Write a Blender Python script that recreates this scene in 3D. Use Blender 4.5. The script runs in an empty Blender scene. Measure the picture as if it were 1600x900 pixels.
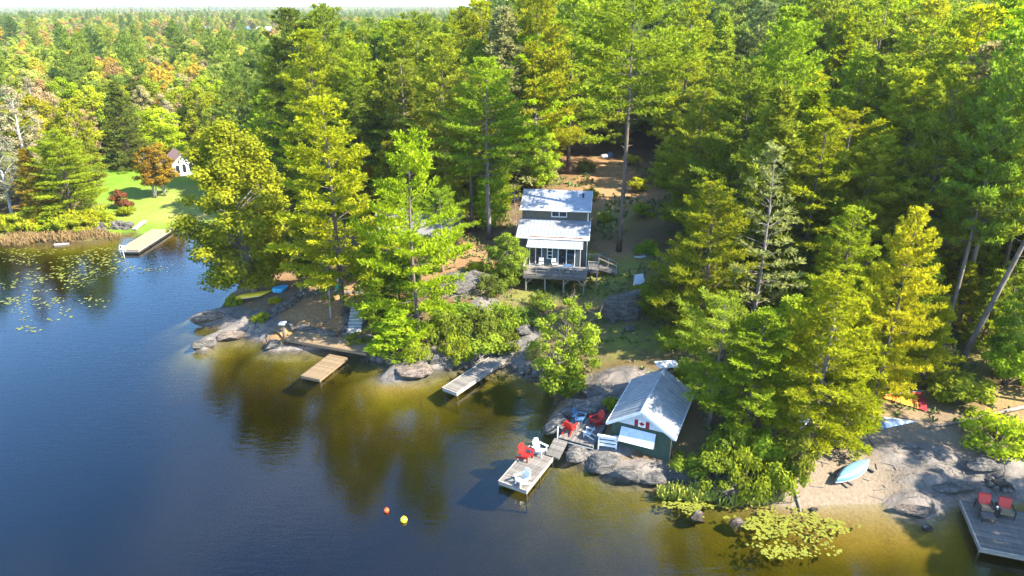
import bpy, math, random
import numpy as np
from mathutils import Vector, Matrix

random.seed(7)
RNG = np.random.default_rng(11)
scene = bpy.context.scene
COL = scene.collection
PI = math.pi

# ------------------------------------------------------------------ camera
CAM_H = 30.0
PITCH = math.radians(22.5)
SP, CP = math.sin(PITCH), math.cos(PITCH)
FPX = 1066.0                                  # focal length in photograph pixels (1600 wide)
cam_data = bpy.data.cameras.new('camera')
cam_data.sensor_width = 36.0
cam_data.lens = 36.0 * FPX / 1600.0
cam_data.clip_start = 0.5
cam_data.clip_end = 40000
cam = bpy.data.objects.new('camera', cam_data)
cam.location = (0, 0, CAM_H)
cam.rotation_euler = (PI / 2 - PITCH, 0, 0)
COL.objects.link(cam)
scene.camera = cam

# ------------------------------------------------------------------ light
SUN_AZ = math.atan2(0.93, -0.36)               # clockwise from +Y
SUN_EL = math.radians(42)
SUN_DIR = Vector((math.sin(SUN_AZ) * math.cos(SUN_EL), math.cos(SUN_AZ) * math.cos(SUN_EL), math.sin(SUN_EL)))
world = bpy.data.worlds.new('World')
scene.world = world
world.use_nodes = True
wnt = world.node_tree
wnt.nodes.clear()
w_out = wnt.nodes.new('ShaderNodeOutputWorld')
w_bg = wnt.nodes.new('ShaderNodeBackground')
w_sky = wnt.nodes.new('ShaderNodeTexSky')
w_sky.sky_type = 'NISHITA'
w_sky.sun_disc = False
w_sky.sun_elevation = SUN_EL
w_sky.sun_rotation = SUN_AZ
w_sky.air_density = 1.0
w_sky.dust_density = 0.25
w_sky.ozone_density = 3.0
w_bg.inputs['Strength'].default_value = 0.15
# thin broken cloud, as mirrored in the lake: whiter towards the zenith and the horizon
w_tc = wnt.nodes.new('ShaderNodeTexCoord')
w_map = wnt.nodes.new('ShaderNodeMapping')
w_map.inputs['Scale'].default_value = (1.0, 1.0, 2.2)
w_noise = wnt.nodes.new('ShaderNodeTexNoise')
w_noise.inputs['Scale'].default_value = 1.6
w_noise.inputs['Detail'].default_value = 5
w_noise.inputs['Roughness'].default_value = 0.55
w_ramp = wnt.nodes.new('ShaderNodeValToRGB')
w_ramp.color_ramp.elements[0].position = 0.54
w_ramp.color_ramp.elements[0].color = (0, 0, 0, 1)
w_ramp.color_ramp.elements[1].position = 0.84
w_ramp.color_ramp.elements[1].color = (0.8, 0.8, 0.8, 1)
w_mix = wnt.nodes.new('ShaderNodeMixRGB')
w_mix.inputs['Color2'].default_value = (3.6, 3.9, 4.5, 1)
wl = wnt.links.new
wl(w_tc.outputs['Generated'], w_map.inputs['Vector'])
wl(w_map.outputs['Vector'], w_noise.inputs['Vector'])
wl(w_noise.outputs['Fac'], w_ramp.inputs['Fac'])
wl(w_ramp.outputs['Color'], w_mix.inputs['Fac'])
w_hs = wnt.nodes.new('ShaderNodeHueSaturation')
w_hs.inputs['Saturation'].default_value = 1.2
wl(w_sky.outputs['Color'], w_hs.inputs['Color'])
wl(w_hs.outputs['Color'], w_mix.inputs['Color1'])
wl(w_mix.outputs['Color'], w_bg.inputs['Color'])
wl(w_bg.outputs['Background'], w_out.inputs['Surface'])

sun_d = bpy.data.lights.new('sun', 'SUN')
sun_d.energy = 5.0
sun_d.angle = math.radians(0.53)
sun_d.color = (1.0, 0.92, 0.76)
sun = bpy.data.objects.new('sun', sun_d)
sun.rotation_euler = (-SUN_DIR).to_track_quat('-Z', 'Y').to_euler()
COL.objects.link(sun)

scene.view_settings.view_transform = 'Standard'
scene.view_settings.look = 'None'
scene.view_settings.gamma = 1.0
scene.view_settings.use_curve_mapping = False
scene.view_settings.exposure = 2.35
scene.render.engine = 'CYCLES'
cy = scene.cycles
cy.max_bounces = 6
cy.diffuse_bounces = 4
cy.glossy_bounces = 2
cy.transmission_bounces = 3
cy.transparent_max_bounces = 8
cy.volume_bounces = 0
cy.caustics_reflective = False
cy.caustics_refractive = False
cy.use_denoising = True
cy.denoiser = 'OPENIMAGEDENOISE'
cy.denoising_input_passes = 'RGB_ALBEDO_NORMAL'
cy.denoising_prefilter = 'NONE'
cy.sample_clamp_indirect = 4.0
cy.use_adaptive_sampling = False

# ------------------------------------------------------------------ geometry of the view: pixel -> place
def ray(px, py):
    u = (px - 800.0) / FPX
    v = (450.0 - py) / FPX
    return u, CP + v * SP, -SP + v * CP
def G(px, py, z=0.0):
    u, f, d = ray(px, py)
    t = (z - CAM_H) / d
    return Vector((u * t, f * t, z))
def top_z(px, py, y):
    u, f, d = ray(px, py)
    return CAM_H + d * y / f
def proj(x, y, z):
    c = y * CP - (z - CAM_H) * SP
    up = y * SP + (z - CAM_H) * CP
    return 800 + FPX * x / c, 450 - FPX * up / c, c

# ------------------------------------------------------------------ terrain
SHORE_PX = [(-900, 362), (-300, 370), (-100, 372), (0, 374), (60, 382), (120, 382), (165, 377), (186, 366), (205, 362), (218, 366), (240, 366),
            (265, 359), (300, 364), (330, 367), (400, 372), (450, 385), (457, 402), (440, 424), (402, 436), (372, 450),
            (352, 466), (346, 480), (318, 487), (296, 497), (302, 507), (328, 512), (346, 519), (330, 522), (297, 538), (300, 547),
            (318, 551), (334, 541), (348, 531), (380, 529), (408, 535), (412, 549), (440, 551), (500, 548), (560, 553),
            (595, 566), (615, 574), (592, 590), (600, 597), (650, 590), (690, 578), (725, 573), (760, 577), (790, 571),
            (815, 583), (850, 592), (868, 605), (874, 625), (862, 642), (852, 660), (858, 673), (884, 690), (888, 716),
            (920, 732), (960, 749), (1000, 756), (1045, 752), (1075, 760), (1110, 771), (1180, 785), (1245, 793),
            (1300, 789), (1380, 787), (1402, 798), (1450, 808), (1488, 792), (1530, 783), (1625, 790), (1720, 838), (1800, 900), (1950, 980), (2300, 1040), (2700, 1050)]
SHORE = [G(a, b, 0).to_2d() for a, b in SHORE_PX]
POLY = np.array([(p.x, p.y) for p in SHORE] + [(9000, SHORE[-1].y - 50), (9000, 20000), (-9000, 20000), (-9000, SHORE[0].y)])
NSEG = len(SHORE) - 1
def sdist(x, y):
    x = np.asarray(x, float).ravel(); y = np.asarray(y, float).ravel()
    best = np.full(x.shape, 1e18)
    for i in range(NSEG):
        ax, ay = POLY[i]; bx, by = POLY[i + 1]
        dx, dy = bx - ax, by - ay
        t = np.clip(((x - ax) * dx + (y - ay) * dy) / (dx * dx + dy * dy + 1e-9), 0, 1)
        best = np.minimum(best, (x - ax - t * dx) ** 2 + (y - ay - t * dy) ** 2)
    inside = np.zeros(x.shape, bool)
    n = len(POLY)
    for i in range(n):
        ax, ay = POLY[i]; bx, by = POLY[(i + 1) % n]
        c = (ay > y) != (by > y)
        if not c.any(): continue
        inside ^= c & (x < (bx - ax) * (y - ay) / (by - ay + 1e-12) + ax)
    d = np.sqrt(best)
    return np.where(inside, d, -d)
class VNoise:                                   # cheap value noise for the terrain and the rocks
    def __init__(self, seed): self.g = np.random.default_rng(seed).random((256, 256))
    def __call__(self, x, y):
        xi = np.floor(x).astype(int); yi = np.floor(y).astype(int)
        fx = x - xi; fy = y - yi
        fx = fx * fx * (3 - 2 * fx); fy = fy * fy * (3 - 2 * fy)
        g = self.g
        a = g[xi % 256, yi % 256]; b = g[(xi + 1) % 256, yi % 256]
        c = g[xi % 256, (yi + 1) % 256]; e = g[(xi + 1) % 256, (yi + 1) % 256]
        return (a * (1 - fx) + b * fx) * (1 - fy) + (c * (1 - fx) + e * fx) * fy
VN = VNoise(3)
def fbm(x, y, oct=4):
    s = 0; a = 0.5
    for k in range(oct):
        s = s + a * (VN(x * 2 ** k + 17.3 * k, y * 2 ** k + 5.1 * k) - 0.5); a *= 0.5
    return s
def blob(x, y, px, py, z, rx, ry):               # a soft 0..1 bump round the place seen at a pixel
    c = G(px, py, z)
    return np.exp(-(((x - c.x) / rx) ** 2 + ((y - c.y) / ry) ** 2))
def sstep(a, b, t):
    t = np.clip((t - a) / (b - a), 0, 1); return t * t * (3 - 2 * t)
def rock_mask(x, y, d):
    m = np.zeros_like(x)
    for (px, py, z, rx, ry) in [(335, 497, .3, 3.2, 1.6), (335, 535, .3, 3.2, 1.8), (385, 515, .4, 3.0, 3.0), (640, 580, .2, 4.0, 2.0), (700, 568, .3, 4.2, 2.0),
                                (570, 557, .2, 4.0, 1.6), (460, 548, .2, 4.0, 1.0), (760, 555, .5, 3.5, 3.0), (830, 578, .4, 3.0, 2.5), (825, 535, 1, 1.2, 2.0),
                                (720, 450, 2.5, 3.0, 2.5), (760, 480, 2, 1.5, 1.5), (930, 620, .8, 2.6, 3.0), (905, 650, .6, 2.0, 2.0), (920, 710, .3, 3.0, 1.4), (1000, 742, .3, 3.2, 1.2),
                                (960, 600, 1.2, 3, 2.0), (1430, 790, .3, 2.0, 1.2), (1500, 755, .4, 4.0, 1.6), (1590, 745, .5, 4.0, 2.0), (1440, 715, .8, 3, 1.5), (1110, 765, .1, 3, .7)]:
        m = np.maximum(m, blob(x, y, px, py, z, rx, ry))
    return np.clip(m * 1.5 - 0.25, 0, 1)
FLAT = [((451, 522), (570, 542), .95, .30, 1.25, 1.6), ((708, 606), (770, 567), .55, .1, 1.2, .8), ((772, 565), (790, 553), .65, .35, .7, .8), ((835, 452), (912, 458), 2.6, 2.3, 3.2, .35), ((890, 690), (905, 665), 1.0, .45, 1.6, 1.0), ((500, 585), (528, 556), .4, -.2, 1.0, .8)]
def terrain(x, y, full=False):
    shp = np.shape(x)
    x = np.asarray(x, float).ravel(); y = np.asarray(y, float).ravel()
    d = sdist(x, y)
    dl = np.clip(d, 0, None)
    left = 1 - sstep(-42, -24, x)               # the low lawn round the left bay
    right = sstep(14, 24, x) * (1 - sstep(52, 75, y))
    k = 3.8 * (1 - 0.72 * left) * (1 - 0.55 * right)
    land = k * (1 - np.exp(-dl / 14)) + 0.05 * np.clip(dl, 0, 120) * (1 - .55 * left) + 0.1 * np.clip(dl, 0, 1)
    far = sstep(60, 220, dl)
    land = land + fbm(x / 9, y / 9) * 0.9 * sstep(2, 25, dl) * (1 - .7 * left * (1 - far)) + far * (fbm(x / 160 + 9, y / 160) * 14) + sstep(500, 2500, y) * (fbm(x / 900, y / 900 + 4) * 40 - 4)
    land = land + sstep(20, 90, x) * sstep(110, 260, y) * 5.0
    land = land + 13 * np.exp(-(((x + 235) / 170) ** 2 + ((y - 640) / 110) ** 2))
    bed = -(0.04 + 0.30 * np.clip(-d, 0, 8) + 0.22 * np.clip(-d - 8, 0, 60) ** 0.9) * (1 + .7 * (1 - sstep(-30, -12, x))) + fbm(x / 4, y / 4) * 0.35 * sstep(0.5, 4, -d)
    sandy = blob(x, y, 1385, 812, 0, 5, 2.0)
    bed = bed * (1 - .55 * sandy)
    bed = np.maximum(bed, -5.4)
    rk = rock_mask(x, y, d) * sstep(-3.0, -0.2, d)
    z = np.where(d > 0, land, bed)
    bumps = fbm(x / 1.9, y / 1.5, 4) * 1.1 + np.abs(fbm(x / 3.3 + 40, y / 1.2, 3)) * 1.2
    z = z + rk * (bumps * sstep(-1.5, 1.0, d) + 0.22 * sstep(-.4, .6, d))
    for (pa, pb, zl_, zc_, wd, sl) in FLAT:
     A_, B_ = G(*pa, zl_), G(*pb, zl_); tt = np.clip(((x - A_.x) * (B_.x - A_.x) + (y - A_.y) * (B_.y - A_.y)) / ((B_ - A_).to_2d().length_squared), 0, 1)
     dd_ = np.hypot(x - A_.x - tt * (B_.x - A_.x), y - A_.y - tt * (B_.y - A_.y)); z = np.where(d > -2, np.minimum(z, zc_ + sl * np.clip(dd_ - wd, 0, 9)), z)
    for (px, py, zz, rx, ry, hh) in [(868, 455, 2.2, 5, 4, -.3)]:
        z = z + blob(x, y, px, py, zz, rx, ry) * hh
    if full: return z.reshape(shp), d.reshape(shp), rk.reshape(shp)
    return z.reshape(shp)
def hz(x, y): return float(terrain(np.array([x]), np.array([y]))[0])
def T(px, py, lift=0.0):                        # the place on the ground seen at a pixel
    z = 1.0
    for _ in range(12):
        p = G(px, py, z); z = 0.5 * z + 0.5 * max(hz(p.x, p.y), 0.0)
    p = G(px, py, z)
    return Vector((p.x, p.y, hz(p.x, p.y) + lift))

# ------------------------------------------------------------------ materials
def nodes(name):
    m = bpy.data.materials.new(name); m.use_nodes = True
    nt = m.node_tree; nt.nodes.clear()
    return m, nt, nt.nodes.new, nt.links.new
def N(nt, kind, **kw):
    n = nt.nodes.new(kind)
    for k, v in kw.items(): setattr(n, k, v)
    return n
def mat(name, c1, c2=None, scale=3.0, rough=0.7, bump=0.0, metal=0.0, stretch=(1, 1, 1), rnd=0.0, spec=0.4, detail=5):
    m, nt, new, link = nodes(name)
    out = new('ShaderNodeOutputMaterial'); b = new('ShaderNodeBsdfPrincipled')
    link(b.outputs[0], out.inputs['Surface'])
    b.inputs['Roughness'].default_value = rough; b.inputs['Metallic'].default_value = metal
    b.inputs['Specular IOR Level'].default_value = spec
    c2 = c2 or tuple(v * 0.7 for v in c1)
    tc = new('ShaderNodeTexCoord'); mp = new('ShaderNodeMapping'); mp.inputs['Scale'].default_value = stretch
    no = new('ShaderNodeTexNoise'); no.inputs['Scale'].default_value = scale; no.inputs['Detail'].default_value = detail
    no.inputs['Roughness'].default_value = 0.65
    link(tc.outputs['Object'], mp.inputs['Vector']); link(mp.outputs[0], no.inputs['Vector'])
    rp = new('ShaderNodeValToRGB'); rp.color_ramp.elements[0].position = .33; rp.color_ramp.elements[1].position = .67
    rp.color_ramp.elements[0].color = (*c2, 1); rp.color_ramp.elements[1].color = (*c1, 1)
    link(no.outputs['Fac'], rp.inputs['Fac'])
    col = rp.outputs['Color']
    if rnd:
        oi = new('ShaderNodeObjectInfo'); mr = new('ShaderNodeMapRange')
        mr.inputs['To Min'].default_value = 1 - rnd; mr.inputs['To Max'].default_value = 1 + rnd
        link(oi.outputs['Random'], mr.inputs['Value'])
        hs = new('ShaderNodeHueSaturation'); link(mr.outputs[0], hs.inputs['Value']); link(col, hs.inputs['Color']); col = hs.outputs[0]
    link(col, b.inputs['Base Color'])
    if bump:
        bp = new('ShaderNodeBump'); bp.inputs['Strength'].default_value = 1.0; bp.inputs['Distance'].default_value = bump
        link(no.outputs['Fac'], bp.inputs['Height']); link(bp.outputs[0], b.inputs['Normal'])
    return m
M = {}
M['grey_wood'] = mat('weathered_wood', (.17, .15, .128), (.085, .075, .065), 6, .8, .01, stretch=(1, 1, 1), rnd=.3)
M['tan_wood'] = mat('tan_wood', (.20, .14, .078), (.12, .084, .048), 5, .75, .01, rnd=.16)
M['new_wood'] = mat('new_wood', (.36, .235, .12), (.26, .165, .085), 5, .75, .01, rnd=.12)
M['pale_wood'] = mat('pale_wood', (.26, .235, .20), (.17, .15, .13), 5, .8, .008, rnd=.15)
M['dark_wood'] = mat('dark_wood', (.07, .06, .055), (.035, .03, .028), 5, .8, .01)
M['blue_grey_wood'] = mat('dark_weathered_wood', (.125, .108, .092), (.065, .056, .05), 5, .75, .01, rnd=.3)
M['green_board'] = mat('green_boards', (.030, .060, .042), (.018, .040, .028), 4, .75, .004)
M['slate_board'] = mat('slate_boards', (.060, .078, .085), (.040, .055, .060), 4, .75, .004)
M['side_board'] = mat('brown_boards', (.10, .095, .075), (.065, .062, .05), 4, .75, .004)
M['white'] = mat('white_paint', (.66, .66, .64), (.54, .54, .52), 3, .5)
M['pale_blue'] = mat('pale_painted_board', (.48, .52, .56), (.38, .42, .47), 3, .6)
M['metal_roof'] = mat('grey_metal_roof', (.31, .325, .35), (.21, .225, .25), 1.6, .42, 0, metal=.3)
M['rust'] = mat('rusty_needles', (.24, .085, .03), (.13, .05, .02), 9, .9, .01)
M['glass'] = mat('dark_glass', (.012, .015, .018), (.02, .024, .028), 1, .06, spec=.8)
M['red'] = mat('red_paint', (.42, .014, .009), (.30, .010, .008), 5, .45)
M['maroon'] = mat('deep_red_cloth', (.22, .010, .018), (.17, .009, .014), 8, .8)
M['white_plastic'] = mat('white_plastic', (.60, .60, .59), (.50, .50, .49), 3, .35)
M['blue_plastic'] = mat('dull_blue_paint', (.05, .12, .22), (.04, .09, .17), 4, .5)
M['grey_plastic'] = mat('grey_paint', (.45, .47, .48), (.38, .40, .41), 4, .5)
M['black'] = mat('black_metal', (.02, .02, .022), (.012, .012, .013), 6, .5)
M['steel'] = mat('galvanised_steel', (.5, .51, .52), (.42, .43, .44), 6, .4, metal=.6)
M['concrete'] = mat('concrete', (.42, .41, .38), (.32, .31, .29), 4, .9, .02)
M['granite'] = mat('granite', (.23, .215, .20), (.11, .103, .098), 2.6, .9, .06, rnd=.18)
def stone_material(name, cols):
    m, nt, new, lk = nodes(name)
    out = new('ShaderNodeOutputMaterial'); b = new('ShaderNodeBsdfPrincipled'); b.inputs['Roughness'].default_value = .9; b.inputs['Specular IOR Level'].default_value = .2; lk(b.outputs[0], out.inputs['Surface'])
    ge = new('ShaderNodeNewGeometry')
    def noise(sc, det, st=(1, 1, 1)):
        mp = new('ShaderNodeMapping'); mp.inputs['Scale'].default_value = st; mp.inputs['Rotation'].default_value = (.2, .1, .4); lk(ge.outputs['Position'], mp.inputs[0])
        n = new('ShaderNodeTexNoise'); n.inputs['Scale'].default_value = sc; n.inputs['Detail'].default_value = det; n.inputs['Roughness'].default_value = .7; lk(mp.outputs[0], n.inputs['Vector']); return n.outputs['Fac']
    a = noise(1.3, 7, (1, 2.2, 3)); c = noise(7, 5); e = noise(.9, 5, (.6, 3.5, 5))
    rp = new('ShaderNodeValToRGB'); el = rp.color_ramp.elements; el.new(.5); el.new(.5)
    for q, (p, k) in zip(el, zip((.30, .45, .57, .72), cols)): q.position = p; q.color = (*k, 1)
    lk(a, rp.inputs[0])
    r2 = new('ShaderNodeValToRGB'); r2.color_ramp.elements[0].position = .36; r2.color_ramp.elements[0].color = (.45, .45, .45, 1); r2.color_ramp.elements[1].position = .58; r2.color_ramp.elements[1].color = (1.1, 1.1, 1.1, 1); lk(c, r2.inputs[0])
    r3 = new('ShaderNodeValToRGB'); r3.color_ramp.elements[0].position = .485; r3.color_ramp.elements[0].color = (1, 1, 1, 1); r3.color_ramp.elements[1].position = .50; r3.color_ramp.elements[1].color = (.3, .3, .3, 1); k3 = r3.color_ramp.elements.new(.515); k3.color = (1, 1, 1, 1); lk(e, r3.inputs[0])
    m1 = new('ShaderNodeMixRGB'); m1.blend_type = 'MULTIPLY'; m1.inputs[0].default_value = 1; lk(rp.outputs[0], m1.inputs[1]); lk(r2.outputs[0], m1.inputs[2])
    m2 = new('ShaderNodeMixRGB'); m2.blend_type = 'MULTIPLY'; m2.inputs[0].default_value = .8; lk(m1.outputs[0], m2.inputs[1]); lk(r3.outputs[0], m2.inputs[2]); sx = new('ShaderNodeSeparateXYZ'); lk(ge.outputs['Position'], sx.inputs[0]); wz = new('ShaderNodeMath'); wz.operation = 'MULTIPLY_ADD'; wz.inputs[1].default_value = .25; lk(a, wz.inputs[0]); lk(sx.outputs['Z'], wz.inputs[2])
    wr = new('ShaderNodeValToRGB'); wr.color_ramp.elements[0].position = .24; wr.color_ramp.elements[0].color = (.38, .36, .33, 1); wr.color_ramp.elements[1].position = .34; wr.color_ramp.elements[1].color = (1, 1, 1, 1); lk(wz.outputs[0], wr.inputs[0])
    m3 = new('ShaderNodeMixRGB'); m3.blend_type = 'MULTIPLY'; m3.inputs[0].default_value = 1; lk(m2.outputs[0], m3.inputs[1]); lk(wr.outputs[0], m3.inputs[2]); lk(m3.outputs[0], b.inputs['Base Color'])
    ad = new('ShaderNodeMath'); ad.operation = 'MULTIPLY_ADD'; ad.inputs[1].default_value = .4; lk(c, ad.inputs[0]); lk(a, ad.inputs[2])
    bp = new('ShaderNodeBump'); bp.inputs['Distance'].default_value = .22; bp.inputs['Strength'].default_value = 1; lk(ad.outputs[0], bp.inputs['Height']); lk(bp.outputs[0], b.inputs['Normal'])
    return m
M['granite'] = stone_material('granite_stone', [(.045, .042, .038), (.09, .083, .075), (.14, .128, .115), (.20, .182, .16)])
M['pink_granite'] = stone_material('pink_granite_stone', [(.055, .047, .04), (.12, .095, .078), (.18, .14, .113), (.24, .195, .155)])
M['bark_grey'] = mat('grey_bark', (.20, .17, .145), (.09, .075, .062), 5, .95, .04, stretch=(1, 1, .25))
M['bark_brown'] = mat('brown_bark', (.13, .098, .075), (.06, .045, .035), 5, .95, .04, stretch=(1, 1, .25))
M['bark_white'] = mat('birch_bark', (.40, .375, .335), (.16, .14, .125), 4, .85, .01, stretch=(1, 1, 2.5))
M['dead_wood'] = mat('dead_wood', (.20, .18, .155), (.10, .088, .075), 5, .9, .02)
M['grey_shingle'] = mat('grey_shingles', (.17, .165, .16), (.11, .105, .10), 7, .9, .02)
M['pink_shingle'] = mat('pink_brown_shingles', (.23, .135, .11), (.17, .10, .085), 6, .9, .01)
M['blue_house'] = mat('blue_siding', (.10, .17, .34), (.08, .14, .28), 3, .7)
M['orange'] = mat('orange_cloth', (.72, .20, .02), (.62, .15, .015), 5, .6)
M['yellow'] = mat('yellow_plastic', (.78, .55, .02), (.68, .45, .02), 5, .45)
M['tarp_blue'] = mat('bright_blue_tarp', (.05, .36, .58), (.04, .25, .46), 3, .5)
M['teal'] = mat('teal_plastic', (.02, .42, .28), (.02, .33, .22), 4, .5)
M['canoe'] = mat('light_blue_hull', (.10, .22, .30), (.075, .17, .24), 1.4, .6)
M['buoy_red'] = mat('orange_red_buoy', (.75, .085, .02), (.62, .06, .015), 5, .35)
M['needles'] = mat('fallen_needles', (.20, .11, .05), (.12, .065, .03), 8, .95, .01)
M['lily'] = mat('lily_pad', (.17, .175, .018), (.095, .105, .014), 1.1, .45, rnd=.1)
M['reed'] = mat('dry_reeds', (.20, .118, .045), (.12, .085, .028), 1.2, .9)
M['grass_blade'] = mat('marsh_grass', (.30, .30, .03), (.17, .21, .03), 1.0, .8)
M['fern'] = mat('fern_leaves', (.10, .14, .022), (.045, .075, .015), 1.0, .8)
M['brush'] = mat('dry_brush', (.20, .16, .10), (.10, .10, .04), 1.3, .9)

def leaf_material(name, far=None):
    m, nt, new, link = nodes(name)
    out = new('ShaderNodeOutputMaterial')
    at = new('ShaderNodeAttribute'); at.attribute_name = 'tint'
    oi = new('ShaderNodeObjectInfo')
    if far is None:
        base = oi.outputs['Color']
    else:
        rp = new('ShaderNodeValToRGB'); rp.color_ramp.interpolation = 'CONSTANT' if len(far) > 4 else 'LINEAR'
        els = rp.color_ramp.elements
        while len(els) < len(far): els.new(0.5)
        for i, c in enumerate(far):
            els[i].position = i / len(far) if len(far) > 4 else i / (len(far) - 1); els[i].color = (*c, 1)
        link(oi.outputs['Random'], rp.inputs['Fac']); base = rp.outputs['Color']
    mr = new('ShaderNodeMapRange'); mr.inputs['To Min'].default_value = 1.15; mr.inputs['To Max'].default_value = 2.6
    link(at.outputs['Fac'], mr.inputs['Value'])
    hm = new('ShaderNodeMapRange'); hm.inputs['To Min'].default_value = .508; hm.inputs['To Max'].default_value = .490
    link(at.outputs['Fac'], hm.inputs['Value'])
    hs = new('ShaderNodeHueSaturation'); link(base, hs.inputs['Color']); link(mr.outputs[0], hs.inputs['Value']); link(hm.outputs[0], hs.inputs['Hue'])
    df = new('ShaderNodeBsdfDiffuse'); tr = new('ShaderNodeBsdfTranslucent'); mx = new('ShaderNodeMixShader'); mx.inputs[0].default_value = .5
    tc = new('ShaderNodeHueSaturation'); tc.inputs['Value'].default_value = 1.3; tc.inputs['Hue'].default_value = .498; tc.inputs['Saturation'].default_value = 1.05
    link(hs.outputs[0], tc.inputs['Color'])
    link(hs.outputs[0], df.inputs['Color']); link(tc.outputs[0], tr.inputs['Color'])
    link(df.outputs[0], mx.inputs[1]); link(tr.outputs[0], mx.inputs[2])
    link(mx.outputs[0], out.inputs['Surface'])
    return m
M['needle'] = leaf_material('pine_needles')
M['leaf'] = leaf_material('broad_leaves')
M['far_needle'] = leaf_material('far_needles', [(.05, .08, .018), (.075, .105, .018), (.10, .125, .018), (.12, .14, .02)])
M['far_leaf'] = leaf_material('far_leaves', [(.11, .14, .02), (.14, .16, .02), (.18, .17, .018), (.12, .15, .02), (.20, .15, .02), (.13, .15, .03), (.16, .105, .04), (.15, .16, .035), (.09, .12, .02), (.13, .11, .05), (.15, .17, .02), (.18, .125, .02)])

# ------------------------------------------------------------------ mesh helpers
class MB:
    def __init__(self): self.v = []; self.f = []; self.m = []
    def add(self, vs, fs, mi=0):
        o = len(self.v); self.v += [tuple(p) for p in vs]; self.f += [tuple(i + o for i in f) for f in fs]; self.m += [mi] * len(fs)
        return self
    def box(self, x0, x1, y0, y1, z0, z1, mi=0):
        vs = [(x0, y0, z0), (x1, y0, z0), (x1, y1, z0), (x0, y1, z0), (x0, y0, z1), (x1, y0, z1), (x1, y1, z1), (x0, y1, z1)]
        return self.add(vs, [(3, 2, 1, 0), (4, 5, 6, 7), (0, 1, 5, 4), (1, 2, 6, 5), (2, 3, 7, 6), (3, 0, 4, 7)], mi)
    def bar(self, p, q, w, h=None, up=(0, 0, 1), mi=0):
        h = h or w; p = Vector(p); q = Vector(q); d = (q - p).normalized(); up = Vector(up)
        if abs(d.dot(up)) > .98: up = Vector((1, 0, 0))
        s = d.cross(up).normalized(); u = s.cross(d).normalized()
        vs = [c + s * a * w / 2 + u * b * h / 2 for c in (p, q) for a, b in ((-1, -1), (1, -1), (1, 1), (-1, 1))]
        return self.add(vs, [(0, 1, 2, 3), (7, 6, 5, 4), (4, 5, 1, 0), (5, 6, 2, 1), (6, 7, 3, 2), (7, 4, 0, 3)], mi)
    def tube(self, pts, rad, n=6, mi=0, cap=True):
        pts = [Vector(p) for p in pts]; o = len(self.v); vs = []; fs = []
        for i, p in enumerate(pts):
            d = (pts[min(i + 1, len(pts) - 1)] - pts[max(i - 1, 0)]).normalized()
            r = rad[i] if hasattr(rad, '__len__') else rad
            a = Vector((0, 0, 1)) if abs(d.z) < .9 else Vector((1, 0, 0))
            s = d.cross(a).normalized(); t = d.cross(s)
            for k in range(n):
                th = 2 * PI * k / n; vs.append(p + (s * math.cos(th) + t * math.sin(th)) * r)
        for i in range(len(pts) - 1):
            for k in range(n):
                a = i * n + k; b = i * n + (k + 1) % n; fs.append((a, a + n, b + n, b))
        if cap: fs.append(tuple(range(n))); fs.append(tuple(range(len(vs) - 1, len(vs) - 1 - n, -1)))
        return self.add(vs, fs, mi)
    def prism(self, poly, z0, z1, mi=0):            # polygon in xy, pushed up
        n = len(poly); vs = [(a, b, z0) for a, b in poly] + [(a, b, z1) for a, b in poly]
        return self.add(vs, [tuple(range(n - 1, -1, -1)), tuple(range(n, 2 * n))] + [(i, (i + 1) % n, n + (i + 1) % n, n + i) for i in range(n)], mi)
    def xform(self, mtx): self.v = [tuple(mtx @ Vector(p)) for p in self.v]; return self
    def mesh(self, name, mats, smooth=False):
        me = bpy.data.meshes.new(name); me.from_pydata(self.v, [], self.f)
        for mm in (mats if isinstance(mats, (list, tuple)) else [mats]): me.materials.append(mm)
        if any(self.m): me.polygons.foreach_set('material_index', self.m)
        if smooth: me.polygons.foreach_set('use_smooth', [True] * len(self.f))
        me.update(); return me
def link(name, me, parent=None, loc=None, rotz=None):
    o = bpy.data.objects.new(name, me); COL.objects.link(o)
    if parent is not None: o.parent = parent
    if loc is not None: o.location = loc
    if rotz is not None: o.rotation_euler = (0, 0, rotz)
    return o
def part(mb, name, mats, parent, smooth=False, label=None, kind=None):
    o = link(name, mb.mesh(name, mats, smooth), parent)
    if label: o['label'] = label
    if kind: o['kind'] = kind
    return o
def tag(o, label, cat, group=None, kind=None):
    if label: o['label'] = label
    if cat: o['category'] = cat
    if group: o['group'] = group
    if kind: o['kind'] = kind
    return o
def thing(name, label, cat, loc=(0, 0, 0), rotz=0.0, group=None):
    o = link(name, None, None, loc, rotz)
    o.empty_display_size = .3
    return tag(o, label, cat, group)
def copy_thing(src, loc, rotz, label, group=None):
    r = src.copy(); COL.objects.link(r); r.location = loc; r.rotation_euler = (0, 0, rotz)
    r['label'] = label
    if group: r['group'] = group
    for ch in src.children:
        c = ch.copy(); COL.objects.link(c); c.parent = r
        for g in ch.children:
            e = g.copy(); COL.objects.link(e); e.parent = c
    return r
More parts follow.
